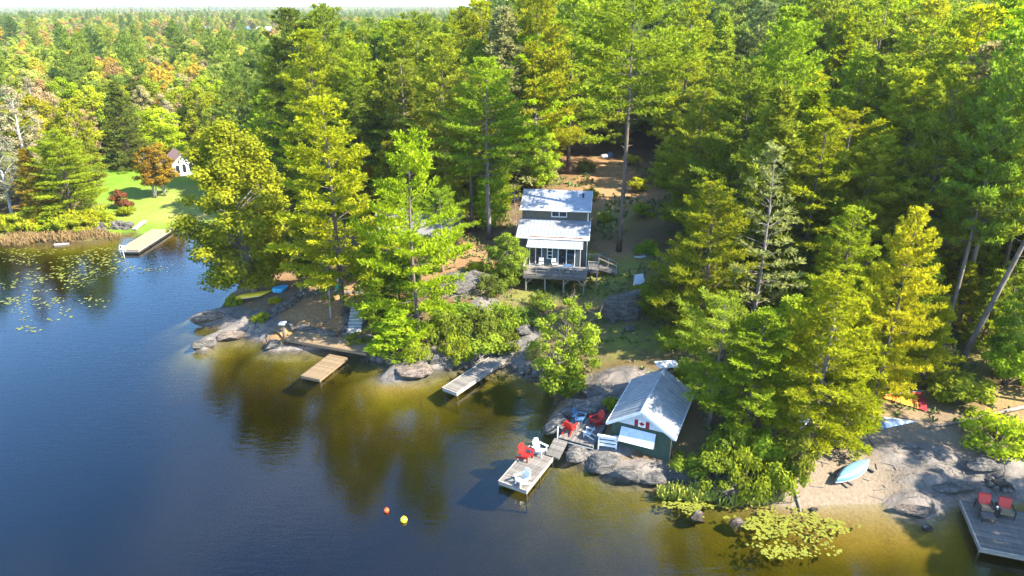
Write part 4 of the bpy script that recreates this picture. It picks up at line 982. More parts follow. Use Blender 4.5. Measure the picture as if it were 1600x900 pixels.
tr_ = MB(); tr_.box(-4.74, 3.20, 4.09, 4.145, 4.88, 5.06); tr_.box(-4.77, 3.21, .89, .945, 2.64, 2.80); tr_.box(-3.42, 2.62, -.475, -.425, 2.12, 2.28); part(tr_, 'fascia', M['white'], ct)
tr_ = MB(); tr_.bar((3.21, 4.12, 4.98), (3.21, 7.80, 6.32), .05, .2); tr_.bar((3.21, 7.80, 6.32), (3.21, 10.2, 5.15), .05, .2); tr_.bar((3.22, .92, 2.72), (3.22, 4.6, 3.72), .05, .18); part(tr_, 'rake_board', M['white'], ct)
tr_ = MB(); tr_.box(2.97, 3.05, 1.27, 1.315, -.5, 2.6); tr_.box(2.84, 2.96, 4.55, 4.615, 3.64, 4.9); tr_.box(2.33, 2.40, -.03, .05, -.2, 2.2); part(tr_, 'corner_board', M['white'], ct)
rr = random.Random(4); nd = MB()
for k in range(70):
    x = -3.3 + 5.9 * rr.random(); y = .98 + abs(rr.gauss(0, .05)); s = rr.uniform(.04, .13); nd.box(x - s * 1.6, x + s * 1.6, y, y + s * .8, 2.80 + (y - .95) * .27, 2.83 + (y - .95) * .27 + rr.random() * .015)
part(nd, 'needle_litter', M['rust'], ct, kind='stuff')
window(ct, -1.2, .55, 4.08, 4.78, 4.60, 1)
window(ct, -.05, 1.82, .02, 2.02, -.012, 1, name='patio_door'); window(ct, -3.55 + .42, -1.75, .02, 2.02, -.012, 1, name='patio_door'); window(ct, -1.22, -.58, .75, 2.05, -.012, 0, 2)
vt = part(MB().tube([(2.2, 6.6, 5.7), (2.2, 6.6, 6.25)], .10, 10), 'roof_vent', M['black'], ct); part(MB().tube([(2.2, 6.6, 6.255), (2.2, 6.6, 6.33)], .15, 10), 'cap', M['black'], vt)
# deck
dk = part(MB().box(-3.4, 3.2, -3.2, -3.14, -.34, -.05).box(-3.4, -3.34, -3.138, -.01, -.34, -.05).box(3.14, 3.2, -3.138, -.01, -.34, -.05).box(-3.2, 3.0, -2.2, -2.12, -.34, -.05).box(-3.2, 3.0, -1.1, -1.02, -.34, -.05), 'deck', M['grey_wood'], ct)
bm_ = MB().box(-3.42, 3.22, 0, .128, -.045, 0).mesh('board', M['grey_wood'])
for k in range(22): link('board', bm_, dk, (rr.uniform(-.02, .02), -3.2 + k * .1455, rr.uniform(-.003, .004)))
sb = MB().box(3.24, 4.4, 0, .13, -.045, 0).mesh('board', M['grey_wood'])
for k in range(17): link('board', sb, dk, (0, -.9 + k * .1455, 0))
part(MB().box(3.26, 4.38, -.88, -.82, -.3, -.05).box(4.32, 4.38, -.818, 1.55, -.3, -.05), 'landing_frame', M['grey_wood'], dk)
lb = MB().box(-4.7, -3.44, 0, .13, -.045, 0).mesh('board', M['grey_wood'])
for k in range(10): link('board', lb, dk, (0, -1.5 + k * .1455, 0))
def ground_local(x, y):
    w = Matrix.Rotation(CYAW, 3, 'Z') @ Vector((x, y, 0)) + cw; return hz(w.x, w.y) - cw.z
for x, y in ((-3.1, -3.0), (-1.1, -3.0), (.85, -3.0), (2.95, -3.0), (-4.5, -1.3), (4.25, -.7), (-3.1, -.4), (2.95, -.6)):
    p = part(MB().box(x - .07, x + .07, y - .07, y + .07, ground_local(x, y) - .2, -.345), 'deck_post', M['pale_wood'], dk)
for x, sx in ((-3.1, .7), (2.95, -.7), (.85, .55)): part(MB().bar((x, -3.0, -1.0), (x + sx, -3.0, -.36), .09), 'brace', M['pale_wood'], dk)
rl = part(MB().box(-3.42, 3.22, -3.22, -3.08, .93, .98).box(-3.42, -3.28, -3.078, -.1, .93, .98).box(3.08, 3.22, -3.078, -2.05, .93, .98).box(-3.3, 3.1, -3.17, -3.13, .12, .17).box(-3.3, 3.1, -3.17, -3.13, .52, .55), 'railing', M['pale_wood'], ct)
for k in range(6): x = -3.35 + 6.5 * k / 5; part(MB().box(x - .045, x + .045, -3.2, -3.11, 0.003, .928), 'rail_post', M['grey_wood'], rl)
for y in (-2.1, -1.1, -.15): part(MB().box(-3.4, -3.31, y - .045, y + .045, .003, .928), 'rail_post', M['grey_wood'], rl)
s_ = MB().box(3.1, 4.4, 1.52, 1.60, .93, .98).box(3.1, 4.4, 1.54, 1.58, .10, .15).box(3.26, 4.4, -.9, -.82, .93, .98); r2 = part(s_, 'side_railing', M['pale_wood'], ct)
bal = MB().box(-.018, .018, -.018, .018, .152, .928).mesh('baluster', M['pale_wood'])
for k in range(11): link('baluster', bal, r2, (3.16 + k * .115, 1.56, 0))
for k in range(9): link('baluster', bal, r2, (3.34 + k * .115, -.86, 0))
for x, y in ((4.36, 1.56), (4.36, .2), (4.36, -.86), (3.28, -.86)): part(MB().box(x - .045, x + .045, y - .045, y + .045, .002, 1.05), 'rail_post', M['pale_wood'], r2)
gl_ = min(-.7, ground_local(6.3, .9)); stw = part(MB().bar((4.42, .25, -.2), (6.3, .25, gl_ + .1), .05, .26).bar((4.42, 1.5, -.2), (6.3, 1.5, gl_ + .1), .05, .26), 'staircase', M['grey_wood'], ct); ns = 7
for k in range(ns): f = (k + .5) / ns; part(MB().box(4.44 + 1.9 * f - .14, 4.44 + 1.9 * f + .14, .28, 1.47, -.09 + f * (gl_ + .3) - .02, -.05 + f * (gl_ + .3) - .02), 'tread', M['grey_wood'], stw)
for y in (.25, 1.5):
    part(MB().bar((4.4, y, .95), (6.3, y, gl_ + 1.0), .06, .09), 'handrail', M['pale_wood'], stw)
    for f in (.5, .98): part(MB().box(4.42 + 1.9 * f - .04, 4.42 + 1.9 * f + .04, y - .04, y + .04, f * gl_, f * gl_ + .95), 'rail_post', M['pale_wood'], stw)

# ------------------------------------------------------------------ boathouse
BY = math.radians(-24.6); bl_ = Vector((9.02, 40.15, .8)); bh = thing('boathouse', 'dark green boathouse with a grey metal gable roof and a propped pale shutter', 'boathouse', bl_, BY)
board_wall('wall', -2.08, 2.1, 0, 5.9, -.5, 2.14, bh, 'green_board', .28)
def gable(y0, y1, m, nm, zb=2.10):
    return part(MB().add([(-2.2, y0, zb), (2.2, y0, zb), (0, y0, 3.42), (-2.2, y1, zb), (2.2, y1, zb), (0, y1, 3.42)], [(0, 1, 2), (5, 4, 3), (0, 3, 4, 1), (1, 4, 5, 2), (2, 5, 3, 0)]), nm, M[m], bh)
gable(-.045, .06, 'pale_blue', 'gable'); gable(5.84, 5.93, 'green_board', 'back_gable')
for sx, nm in ((-1, 'roof'), (1, 'roof')):
    mb = MB(); e = Vector((sx * 2.42, 0, 2.02)); t = Vector((0, 0, 3.56)); th = Vector((0, 0, -.08)); y0, y1 = -.36, 6.2
    Q = [Vector((e.x, y0, e.z)), Vector((t.x, y0, t.z)), Vector((t.x, y1, t.z)), Vector((e.x, y1, e.z))]; vs = Q + [q + th for q in Q]; fs = [(0, 1, 2, 3), (7, 6, 5, 4), (0, 4, 5, 1), (2, 6, 7, 3), (3, 7, 4, 0)]
    mb.add(vs, fs); rf = part(mb, nm, M['metal_roof'], bh); rb = MB()
    for k in range(16): y = y0 + .03 + (y1 - y0 - .06) * k / 15; rb.bar(e + Vector((0, y, .02)), t + Vector((sx * .03, y, .02)), .05, .04)
    part(rb, 'seams', M['metal_roof'], rf)
    part(MB().bar((e.x, y0 - .03, e.z - .06), (0, y0 - .03, t.z - .06), .05, .20), 'rake_board', M['white'], bh)
    part(MB().box(e.x + (.005 if sx > 0 else -.055), e.x + (.055 if sx > 0 else -.005), y0, y1, e.z - .16, e.z - .005), 'fascia', M['white'], bh)
part(MB().box(-.09, .09, -.36, 6.2, 3.545, 3.60), 'ridge_cap', M['metal_roof'], bh)
part(MB().box(2.085, 2.14, -.05, .05, -.45, 2.0), 'corner_board', M['tan_wood'], bh)
op = part(MB().box(-1.3, .95, -.03, .01, .70, 1.75), 'hatch_opening', M['glass'], bh)
part(MB().box(-1.36, 1.01, -.09, -.031, .60, .695).box(-1.36, -1.302, -.07, -.031, .697, 1.75).box(.952, 1.01, -.07, -.031, .697, 1.75), 'hatch_frame', M['white'], bh)
sh = part(MB().add([(-1.4, -.10, 1.86), (1.05, -.10, 1.86), (1.05, -.78, 1.06), (-1.4, -.78, 1.06), (-1.4, -.06, 1.83), (1.05, -.06, 1.83), (1.05, -.74, 1.03), (-1.4, -.74, 1.03)], [(3, 2, 1, 0), (4, 5, 6, 7), (0, 1, 5, 4), (1, 2, 6, 5), (2, 3, 7, 6), (3, 0, 4, 7)]), 'shutter', M['pale_blue'], bh)
for k in range(5): z0 = 1.82 - k * .16; part(MB().bar((-1.4, -.115 - k * .136, z0 + .005), (1.05, -.115 - k * .136, z0 + .005), .012, .012), 'board_joint', M['grey_plastic'], sh)
for x in (-1.3, .95): part(MB().bar((x, -.72, 1.06), (x, -.04, .72), .03), 'prop', M['white'], sh)
sg = thing('notice_sign', 'small white notice with grey lines on the boathouse front', 'sign', bl_ + Matrix.Rotation(BY, 3, 'Z') @ Vector((-1.72, -.03, .42)), BY)
part(MB().box(-.16, .16, -.025, 0, 0, .5), 'board', M['white'], sg); part(MB().box(-.12, .12, -.03, -.026, .28, .30).box(-.12, .12, -.03, -.026, .18, .20).box(-.02, .02, -.03, -.026, .34, .46), 'lines', M['grey_plastic'], sg)
fl = thing('flag', 'red and white maple leaf flag fixed to the boathouse gable', 'flag', bl_ + Matrix.Rotation(BY, 3, 'Z') @ Vector((-.50, -.07, 2.13)), BY)
part(MB().box(0, .255, -.02, 0, 0, .52).box(.78, 1.035, -.02, 0, 0, .52), 'red_bands', M['maroon'], fl); part(MB().box(.257, .778, -.018, 0, 0, .52), 'white_field', M['white'], fl)
hl = [(0, .50), (.05, .40), (.11, .43), (.09, .29), (.17, .36), (.19, .31), (.27, .33), (.23, .24), (.27, .21), (.13, .10), (.15, .05), (.015, .07), (.015, -.04)]
lf = [(a, b) for a, b in hl] + [(-a, b) for a, b in hl[::-1] if a > 0]; k_ = .72
pts = [(.5175 + a * k_, .10 + b * k_) for a, b in lf]; n = len(pts)
part(MB().add([(a, -.026, b) for a, b in pts] + [(a, -.019, b) for a, b in pts], [tuple(range(n)), tuple(range(2 * n - 1, n - 1, -1))] + [(i, (i + 1) % n, n + (i + 1) % n, n + i) for i in range(n)]), 'leaf_emblem', M['maroon'], fl)
chp = bl_ + Matrix.Rotation(BY, 3, 'Z') @ Vector((.1, 6.75, 0)); ch = thing('stone_chimney', 'stone chimney with a wide flat pale cap behind the boathouse ridge', 'chimney', (chp.x, chp.y, hz(chp.x, chp.y)), .1)
part(MB().box(-.45, .45, -.35, .35, -.3, 2.0), 'stack', M['granite'], ch); part(MB().box(-.30, -.1, -.42, -.352, 1.3, 2.2), 'flue', M['pale_blue'], ch); part(MB().box(-.85, .85, -.5, .5, 2.27, 2.37), 'cap', M['concrete'], ch); part(MB().box(-.4, .4, -.3, .3, 2.002, 2.268), 'throat', M['black'], ch)

# ------------------------------------------------------------------ other houses
def house(label, p, yaw, w, d, h, rise, wm, rm, wins=(), name='house', over=.4, chim=False):
    o = thing(name, label, 'house', p, yaw); part(MB().box(-w / 2, w / 2, 0, d, -1.5, h), 'wall', M[wm], o)
    part(MB().add([(-w / 2, 0, h), (-w / 2, d, h), (-w / 2, d / 2, h + rise), (w / 2, 0, h), (w / 2, d, h), (w / 2, d / 2, h + rise)], [(2, 1, 0), (3, 4, 5), (0, 3, 5, 2), (1, 2, 5, 4)]), 'gable', M[wm], o)
    k = rise / (d / 2)
    slope_roof('roof', -w / 2 - over, w / 2 + over, -over, h - over * k + .06, d / 2, h + rise + .06, o, rm, ribs=rm == 'metal_roof'); slope_roof('roof', -w / 2 - over, w / 2 + over, d + over, h - over * k + .06, d / 2 + .002, h + rise + .058, o, rm, ribs=False)
    for (x0, x1, z0, z1) in wins: window(o, x0, x1, z0, z1, -.012, 1)
    if chim: part(MB().box(w * .2, w * .2 + .5, d * .4, d * .4 + .5, h, h + rise + .8), 'chimney', M['granite'], o)
    return o
hp = T(272, 277); hs_ = thing('house', 'white-walled house with a pinkish roof beyond the left lawn', 'house', hp, math.radians(38)); W_, D_, Hh, Rr = 3.9, 5.0, 2.5, 1.7
part(MB().box(0, W_, 0, D_, -1, Hh), 'wall', M['white'], hs_); part(MB().add([(0, -.01, Hh), (W_, -.01, Hh), (W_ / 2, -.01, Hh + Rr), (0, D_, Hh), (W_, D_, Hh), (W_ / 2, D_, Hh + Rr)], [(0, 1, 2), (5, 4, 3)]), 'gable', M['white'], hs_)
for sx in (-1, 1):
    e = Vector((W_ / 2 + sx * (W_ / 2 + .5), 0, Hh - .35)); t = Vector((W_ / 2, 0, Hh + Rr + .02)); vs = [(e.x, -.5, e.z), (t.x, -.5, t.z), (t.x, D_ + .5, t.z), (e.x, D_ + .5, e.z)]; vs += [(a, b, c - .12) for a, b, c in vs]
    part(MB().add(vs, [(0, 1, 2, 3), (7, 6, 5, 4), (0, 4, 5, 1), (2, 6, 7, 3), (3, 7, 4, 0)]), 'roof', M['pink_shingle'], hs_)
for k in range(3): window(hs_, .45 + k * 1.1, 1.25 + k * 1.1, .5, 2.1, -.012, 0)
gp = T(640, 398); house('grey-roofed cottage mostly hidden behind the shelved pine', gp, math.radians(-12), 9, 7, 2.6, 1.7, 'side_board', 'grey_shingle', [(-3, -1.6, .8, 1.9), (.5, 1.9, .8, 1.9)], chim=True)
pp = thing('porch_stairs', 'white-railed porch stairs at the right end of the hidden grey cottage', 'stairs', T(668, 402), -.3)
for k in range(6): part(MB().box(-.6, .6, k * .28, k * .28 + .27, k * .17, k * .17 + .17), 'step', M['pale_wood'], pp)
for x in (-.6, .6): part(MB().bar((x, 0, .9), (x, 1.7, 1.9), .07).bar((x, 0, .0), (x, 0, .9), .08).bar((x, 1.7, .9), (x, 1.7, 1.9), .08), 'handrail', M['white'], pp)
house('cottage with a pale blue-grey roof glimpsed between pines on the right slope', T(1262, 372), math.radians(15), 7, 6, 2.2, 1.3, 'side_board', 'metal_roof', [(-2, -.6, .8, 1.9), (.8, 2.2, .8, 1.9)])
for (px, y, w, wm, rm, lab) in [(312, 610, 11, 'grey_plastic', 'metal_roof', 'long pale house far off on the wooded ridge, leftmost of the four'), (374, 600, 10, 'blue_house', 'blue_house', 'blue house far off on the wooded ridge'), (408, 590, 11, 'grey_plastic', 'white', 'white-roofed house far off right of the blue one'), (458, 620, 9, 'grey_plastic', 'metal_roof', 'small grey house far off on the ridge, rightmost of the four')]:
    u, f, d = ray(px, 27); x = u * y / f; z = hz(x, y)
    house(lab, (x, y, z), 0, w, 8, 6.5, 2.2, wm, rm, [(-w * .4, -w * .1, 1, 3), (w * .1, w * .4, 1, 3), (-w * .4, -w * .1, 4.4, 6.4), (w * .1, w * .4, 4.4, 6.4)])

# ------------------------------------------------------------------ chairs and other small things
def adirondack(label, p, yaw, m, s=1.12, group=None):
    o = thing('adirondack_chair', label, 'chair', p, yaw, group); o.scale = (s, s, s)          # faces -y
    b = MB()
    for k in range(5): y = -.42 + k * .115; z = .36 - k * .028; b.box(-.27, .27, y, y + .095, z - .012, z + .012)
    part(b, 'seat', M[m], o)
    bk = part(MB().bar((-.27, .10, .40), (.27, .10, .40), .03, .08).bar((-.25, .29, .82), (.25, .29, .82), .03, .07), 'backrest', M[m], o)
    for k in range(5):
        x = -.216 + k * .108; top = .98 - .035 * abs(k - 2) ** 1.6; f = (top - .22) / .76; part(MB().bar((x, .05, .22), (x * 1.15, .05 + .32 * f, top), .095, .022, up=(1, 0, 0)) if False else MB().add([(x - .047, .05, .22), (x + .047, .05, .22), (x * 1.12 + .05, .05 + .32 * f, top), (x * 1.12 - .05, .05 + .32 * f, top), (x - .047, .075, .22), (x + .047, .075, .22), (x * 1.12 + .05, .075 + .32 * f, top), (x * 1.12 - .05, .075 + .32 * f, top)], [(0, 1, 2, 3), (7, 6, 5, 4), (0, 4, 5, 1), (1, 5, 6, 2), (2, 6, 7, 3), (3, 7, 4, 0)]), 'slat', M[m], bk)
    for sx in (-1, 1):
        part(MB().add([(sx * .27, -.46, .54), (sx * .42, -.46, .54), (sx * .40, .30, .54), (sx * .27, .30, .54), (sx * .27, -.46, .565), (sx * .42, -.46, .565), (sx * .40, .30, .565), (sx * .27, .30, .565)], [(3, 2, 1, 0), (4, 5, 6, 7), (0, 1, 5, 4), (1, 2, 6, 5), (2, 3, 7, 6), (3, 0, 4, 7)] if sx > 0 else [(0, 1, 2, 3), (7, 6, 5, 4), (4, 5, 1, 0), (5, 6, 2, 1), (6, 7, 3, 2), (7, 4, 0, 3)]), 'armrest', M[m], o)
        part(MB().box(sx * .29 - .02, sx * .29 + .02, -.42, -.32, 0, .535), 'leg', M[m], o)
        part(MB().bar((sx * .26, -.40, .31), (sx * .26, .50, .02), .03, .12), 'leg', M[m], o)
    return o
def D(px, py, z): return G(px, py, z)
W_R = .35
adirondack('red chair on the swimming dock', D(820, 716, .46), math.radians(55), 'red')
adirondack('pale grey chair next to the red one on the swimming dock', D(842, 708, .46), math.radians(50), 'grey_plastic')
adirondack('white chair at the outer corner of the swimming dock', D(818, 756, .46), math.radians(-60), 'white_plastic')
adirondack('bright red sunlit chair on the landing beside the boathouse', D(889, 675, 1.01), math.radians(150), 'red')
adirondack('dark red shaded chair on the landing nearest the boathouse', D(934, 663, 1.01), math.radians(-60), 'red')
adirondack('dull blue chair at the back of the landing', D(903, 659, 1.01), math.radians(60), 'blue_plastic')
adirondack('grey folded-down chair at the front of the landing', D(921, 682, 1.01), math.radians(-120), 'grey_plastic', .9)
def lounge(label, p, yaw):
    o = thing('lounge_chair', label, 'chair', p, yaw)
    part(MB().box(-.36, .36, -.38, .30, .34, .46), 'seat', M['tan_wood'], o); part(MB().add([(-.34, .20, .465), (.34, .20, .465), (.34, .42, 1.05), (-.34, .42, 1.05), (-.34, .32, .465), (.34, .32, .465), (.34, .54, 1.05), (-.34, .54, 1.05)], [(0, 1, 2, 3), (7, 6, 5, 4), (0, 4, 5, 1), (1, 5, 6, 2), (2, 6, 7, 3), (3, 7, 4, 0)]), 'back_cushion', M['red'], o)
    for sx in (-1, 1):
        part(MB().box(sx * .42 - .04, sx * .42 + .04, -.40, .45, .60, .64), 'armrest', M['black'], o)
        for y in (-.36, .40): part(MB().box(sx * .42 - .025, sx * .42 + .025, y - .025, y + .025, 0, .598), 'leg', M['black'], o)
    part(MB().box(-.38, .38, -.36, .42, .29, .335), 'frame', M['black'], o); return o
z_ = .61
lounge('left lounge chair with a red back cushion on the large dark dock', D(1537, 800, z_), math.radians(-12)); lounge('right lounge chair with a red back cushion on the large dark dock', D(1568, 806, z_), math.radians(-18))
tb = thing('side_table', 'dark side table between the two red-cushioned lounge chairs', 'table', D(1553, 803, z_), -.2); part(MB().box(-.28, .28, -.25, .25, .44, .48), 'table_top', M['dark_wood'], tb)
for sx in (-1, 1):
    for sy in (-1, 1): part(MB().box(sx * .24 - .02, sx * .24 + .02, sy * .21 - .02, sy * .21 + .02, 0, .438), 'leg', M['black'], tb)
tag(link('cup', MB().tube([(0, 0, 0), (0, 0, .16)], [.05, .065], 10).mesh('cup', M['white']), None, D(1553, 803, z_) + Vector((0, -.1, .481))), 'white cup on the dark side table', 'cup')
ot = thing('footstool', 'dark footstool in front of the left lounge chair', 'footstool', D(1541, 813, z_), -.2); part(MB().box(-.38, .38, -.28, .28, .32, .42), 'cushion', M['blue_grey_wood'], ot)
for sx in (-1, 1):
    for sy in (-1, 1): part(MB().box(sx * .34 - .025, sx * .34 + .025, sy * .24 - .025, sy * .24 + .025, 0, .318), 'leg', M['black'], ot)
# on the cottage deck
def cl(x, y, z=0): return cw + Matrix.Rotation(CYAW, 3, 'Z') @ Vector((x, y, z))
def patio_chair(label, p, yaw, m='grey_plastic'):
    o = thing('patio_chair', label, 'chair', p, yaw); part(MB().box(-.25, .25, -.25, .22, .40, .44), 'seat', M[m], o); part(MB().bar((-.24, .24, .46), (-.24, .34, .95), .03).bar((.24, .24, .46), (.24, .34, .95), .03).box(-.22, .22, .27, .30, .55, .92), 'backrest', M[m], o)
    for sx in (-1, 1):
        for y in (-.22, .2): part(MB().box(sx * .23 - .018, sx * .23 + .018, y - .018, y + .018, 0, .398), 'leg', M['steel'], o)
    return o
patio_chair('left grey patio chair against the cottage front wall', cl(-1.75, -.55), 0); patio_chair('grey patio chair under the narrow window of the cottage', cl(-.35, -.6), .2)
patio_chair('patio chair at the left of the deck table', cl(.45, -1.7), -1.4); patio_chair('patio chair at the right of the deck table', cl(1.95, -1.8), 1.4)
pt = thing('deck_table', 'round pale table on the cottage deck before the right patio door', 'table', cl(1.2, -1.75)); part(MB().tube([(0, 0, .70), (0, 0, .74)], .48, 16), 'table_top', M['white_plastic'], pt); part(MB().tube([(0, 0, 0.03), (0, 0, .698)], .05, 8), 'pedestal', M['steel'], pt); part(MB().tube([(0, 0, 0), (0, 0, .028)], .28, 12), 'base', M['steel'], pt)
# boats
def canoe(label, p, yaw, L, W, H, m, name='canoe', tilt=0.0):
    """hull lying keel-up"""
    o = thing(name, label, 'canoe' if name == 'canoe' else 'kayak', p, yaw); n = 18; k = 9; vs = []; fs = []
    for i in range(n + 1):
        t = -1 + 2 * i / n; w = W / 2 * max(.0, 1 - abs(t) ** 2.3) + .012; sheer = .10 * abs(t) ** 3; hh = H * (1 - .12 * abs(t) ** 4)
        for j in range(k + 1):
            a = PI * j / k; vs.append((t * L / 2, -math.cos(a) * w * abs(math.cos(a)) ** -.25 if abs(math.cos(a)) > .05 else 0, max(0, math.sin(a)) ** .62 * hh - sheer + .1))
    for i in range(n):
        for j in range(k): a = i * (k + 1) + j; fs.append((a, a + 1, a + k + 2, a + k + 1))
    part(MB().add(vs, fs), 'hull', M[m], o, True)
    g_ = MB()
    for sg in (-1, 1): g_.tube([((-1 + 2 * i / n) * L / 2, sg * (W / 2 * max(0, 1 - abs(-1 + 2 * i / n) ** 2.3) + .02), .1 - .10 * abs(-1 + 2 * i / n) ** 3) for i in range(n + 1)], .022, 5)
    part(g_, 'gunwale', M['white_plastic'], o); part(MB().bar((-L * .42, 0, H + .095), (L * .42, 0, H + .095), .03, .02), 'keel', M[m], o)
    o.rotation_euler = (tilt, 0, yaw); return o
ca, cb = T(1304, 760), T(1356, 724); cm_ = (ca + cb) / 2; cyaw = math.atan2(cb.y - ca.y, cb.x - ca.x)
canoe('light blue canoe lying upside down on the sandy beach', cm_ + Vector((0, 0, .18)), cyaw, (cb - ca).length * 1.0, .92, .40, 'canoe', tilt=.22)
cs = Vector((math.cos(cyaw), math.sin(cyaw), 0)); cq = Vector((-cs.y, cs.x, 0))
for f, lab in ((-.30, 'dark log under the near end of the light blue canoe'), (.36, 'dark log under the far end of the light blue canoe')):
    c = cm_ + cs * f * (cb - ca).length; tag(link('log', MB().tube([c + cq * .85 + Vector((0, 0, .12)), c - cq * .75 + Vector((0, 0, .12))], .09, 8).mesh('log', M['dark_wood'])), lab, 'log')
ka, kb = T(379, 472), T(420, 456); km = (ka + kb) / 2; canoe('yellow kayak lying upside down on the point under the leaning tree', km + Vector((0, 0, .05)), math.atan2(kb.y - ka.y, kb.x - ka.x), 4.0, .75, .36, 'yellow', 'kayak')
wa, wb = T(1247, 672), T(1265, 640); wm_ = (wa + wb) / 2; canoe('white kayak lying under the lime-green pine', wm_ + Vector((0, 0, .05)), math.atan2(wb.y - wa.y, wb.x - wa.x), 3.4, .75, .36, 'white_plastic', 'kayak')
tp_ = T(440, 455); tag(link('tarp', stone_mesh('tarp', 1.05, .55, .42, 77, M['tarp_blue'], 3, 5, .22), None, tp_ + Vector((0, 0, .25)), .5), 'crumpled bright blue tarp at the foot of the leaning tree', 'tarp')
bt = thing('barrel', 'teal barrel behind the low wall of flat stones', 'barrel', T(528, 452)); part(MB().tube([(0, 0, 0), (0, 0, .25), (0, 0, .75), (0, 0, 1.0)], [.29, .33, .33, .29], 14), 'drum', M['teal'], bt); part(MB().tube([(0, 0, 1.001), (0, 0, 1.04)], .30, 14), 'lid', M['white_plastic'], bt)
# sails laid out on the grass
def sail(label, A, B, C, mats_, bulge=.25, lift=.12):
    a, b, c = T(*A, lift), T(*B, lift), T(*C, lift); o = thing('windsurf_sail', label, 'sail', a); n = 6; b = b - a; c = c - a; nrm = b.cross(c).normalized()
    if nrm.z < 0: nrm = -nrm
    for k in range(n):
        u0, u1 = k / n, (k + 1) / n; top = [b * u0 + (c - b * 0) * 0, b * u1]; vs = []; m = 6; fs = []
        for i, u in enumerate((u0 + .004, u1 - .004)):
            for j in range(m + 1):
                v = j / m; p = b * u + (c - b) * 0 ; p = (b * u) * (1 - v) + (b * u * .0 + (c * u)) * v + nrm * bulge * math.sin(PI * v) * u; vs.append(p)
        for j in range(m): fs.append((j, j + 1, m + 2 + j, m + 1 + j))
        w_ = [Vector(q) - nrm * .015 for q in vs]; nn = len(vs)
        part(MB().add(vs + w_, fs + [tuple(x + nn for x in reversed(f)) for f in fs]), 'panel', M[mats_[k % len(mats_)]], o, True)
    part(MB().tube([-.03 * b, b * 1.04], .035, 7), 'mast', M['white_plastic'], o); part(MB().tube([b * .75 + nrm * .05, (b * .75 + c * .75) / 2 + nrm * (bulge + .1), c * .8 + nrm * .05], .025, 6), 'boom', M['black'], o); return o
sail('orange and red sail lying on the grass below the row of boulders', (1368, 620), (1440, 613), (1449, 645), ['maroon', 'orange', 'orange', 'yellow', 'orange', 'maroon'])
sail('white and blue sail lying on the grass behind the beach', (1430, 661), (1343, 649), (1361, 676), ['white', 'white', 'pale_blue', 'white', 'blue_house', 'red'])
tc_ = T(1368, 608); n = 24; f = MB(); vs = []; fs = []
for i in range(n):
    a = 2 * PI * i / n
    for j in range(8): t = 2 * PI * j / 8; r_ = .48 + .16 * math.cos(t); vs.append((math.cos(a) * r_, .16 * math.sin(t), math.sin(a) * r_ + .62))
for i in range(n):
    for j in range(8): fs.append((i * 8 + j, ((i + 1) % n) * 8 + j, ((i + 1) % n) * 8 + (j + 1) % 8, i * 8 + (j + 1) % 8))
tag(link('tyre', f.add(vs, fs).mesh('tyre', M['black'], True), None, tc_, .2), 'black ring-shaped tyre standing behind the golden yellow pine', 'tyre')
# buoys
for (px, py, r_, m, lab) in [(604, 799, .17, 'buoy_red', 'small orange-red buoy floating on the lake'), (631, 814, .22, 'yellow', 'yellow ball buoy floating on the lake near the red one')]:
    o = thing('buoy', lab, 'buoy', G(px, py, 0)); n = 10; me = stone_mesh('float', r_, r_, r_, 1, M[m], 3, 0, 0); b_ = link('float', me, o, (0, 0, r_ * .45)); part(MB().tube([(0, 0, r_ * 1.4), (0, 0, r_ * 1.4 + .07)], .04, 8), 'eye', M[m], o)
# metal frame with a leaning board, fire pit, bits on the slope
fp_ = T(994, 441); fr = thing('swing_frame', 'dark metal frame standing above the huge boulder', 'frame', fp_, -.1)
for x in (-.8, .8): part(MB().tube([(x - .15, -.5, 0), (x, 0, 1.5), (x + .15, .5, 0)], .03, 6), 'leg', M['black'], fr)
part(MB().tube([(-.8, 0, 1.5), (.8, 0, 1.5)], .035, 6), 'top_bar', M['black'], fr); part(MB().bar((-.72, -.3, .6), (.9, .3, .6), .03), 'brace', M['black'], fr)
tag(link('board', MB().add([(-.7, -.2, 0), (.7, -.2, 0), (.55, .25, 1.0), (-.35, .3, .95), (-.7, -.12, 0), (.7, -.12, 0), (.55, .33, 1.0), (-.35, .38, .95)], [(0, 1, 2, 3), (7, 6, 5, 4), (0, 4, 5, 1), (1, 5, 6, 2), (2, 6, 7, 3), (3, 7, 4, 0)]).mesh('board', M['pale_blue']), None, T(998, 444), .25), 'pale grey-blue board leaning under the dark metal frame', 'board')
fpt = thing('fire_pit', 'ring of stones with a dark grill behind the right dock', 'fire pit', T(1562, 760)); sm = [stone_mesh('stone', .26, .2, .2, 300 + k, M['granite'], 2, 4, .1) for k in range(3)]
for k in range(10): a = 2 * PI * k / 10; link('stone', sm[k % 3], fpt, (.62 * math.cos(a), .62 * math.sin(a), .12), a)
part(MB().box(-.4, .4, -.3, .3, .30, .34).box(-.38, -.34, -.28, -.24, 0, .298).box(.34, .38, .24, .28, 0, .298), 'grill', M['black'], fpt)
fs_ = T(945, 247); tag(link('tarp', stone_mesh('tarp', .9, .6, .5, 78, M['white_plastic'], 2, 6, .2), None, fs_ + Vector((0, 0, .3)), .2), 'small white covered heap at the top of the cleared slope', 'tarp')
tag(link('tarp', stone_mesh('tarp', .7, .6, .6, 79, M['blue_house'], 2, 6, .2), None, T(953, 245) + Vector((0, 0, .3)), .2), 'small dark blue heap beside the white one on the cleared slope', 'tarp')
tag(link('log', MB().tube([T(1243, 768, .1), T(1246, 783, .1), T(1252, 800, .05)], [.10, .08, .05], 7).mesh('log', M['bark_grey'])), 'dead forked log lying into the water left of the beach', 'log')
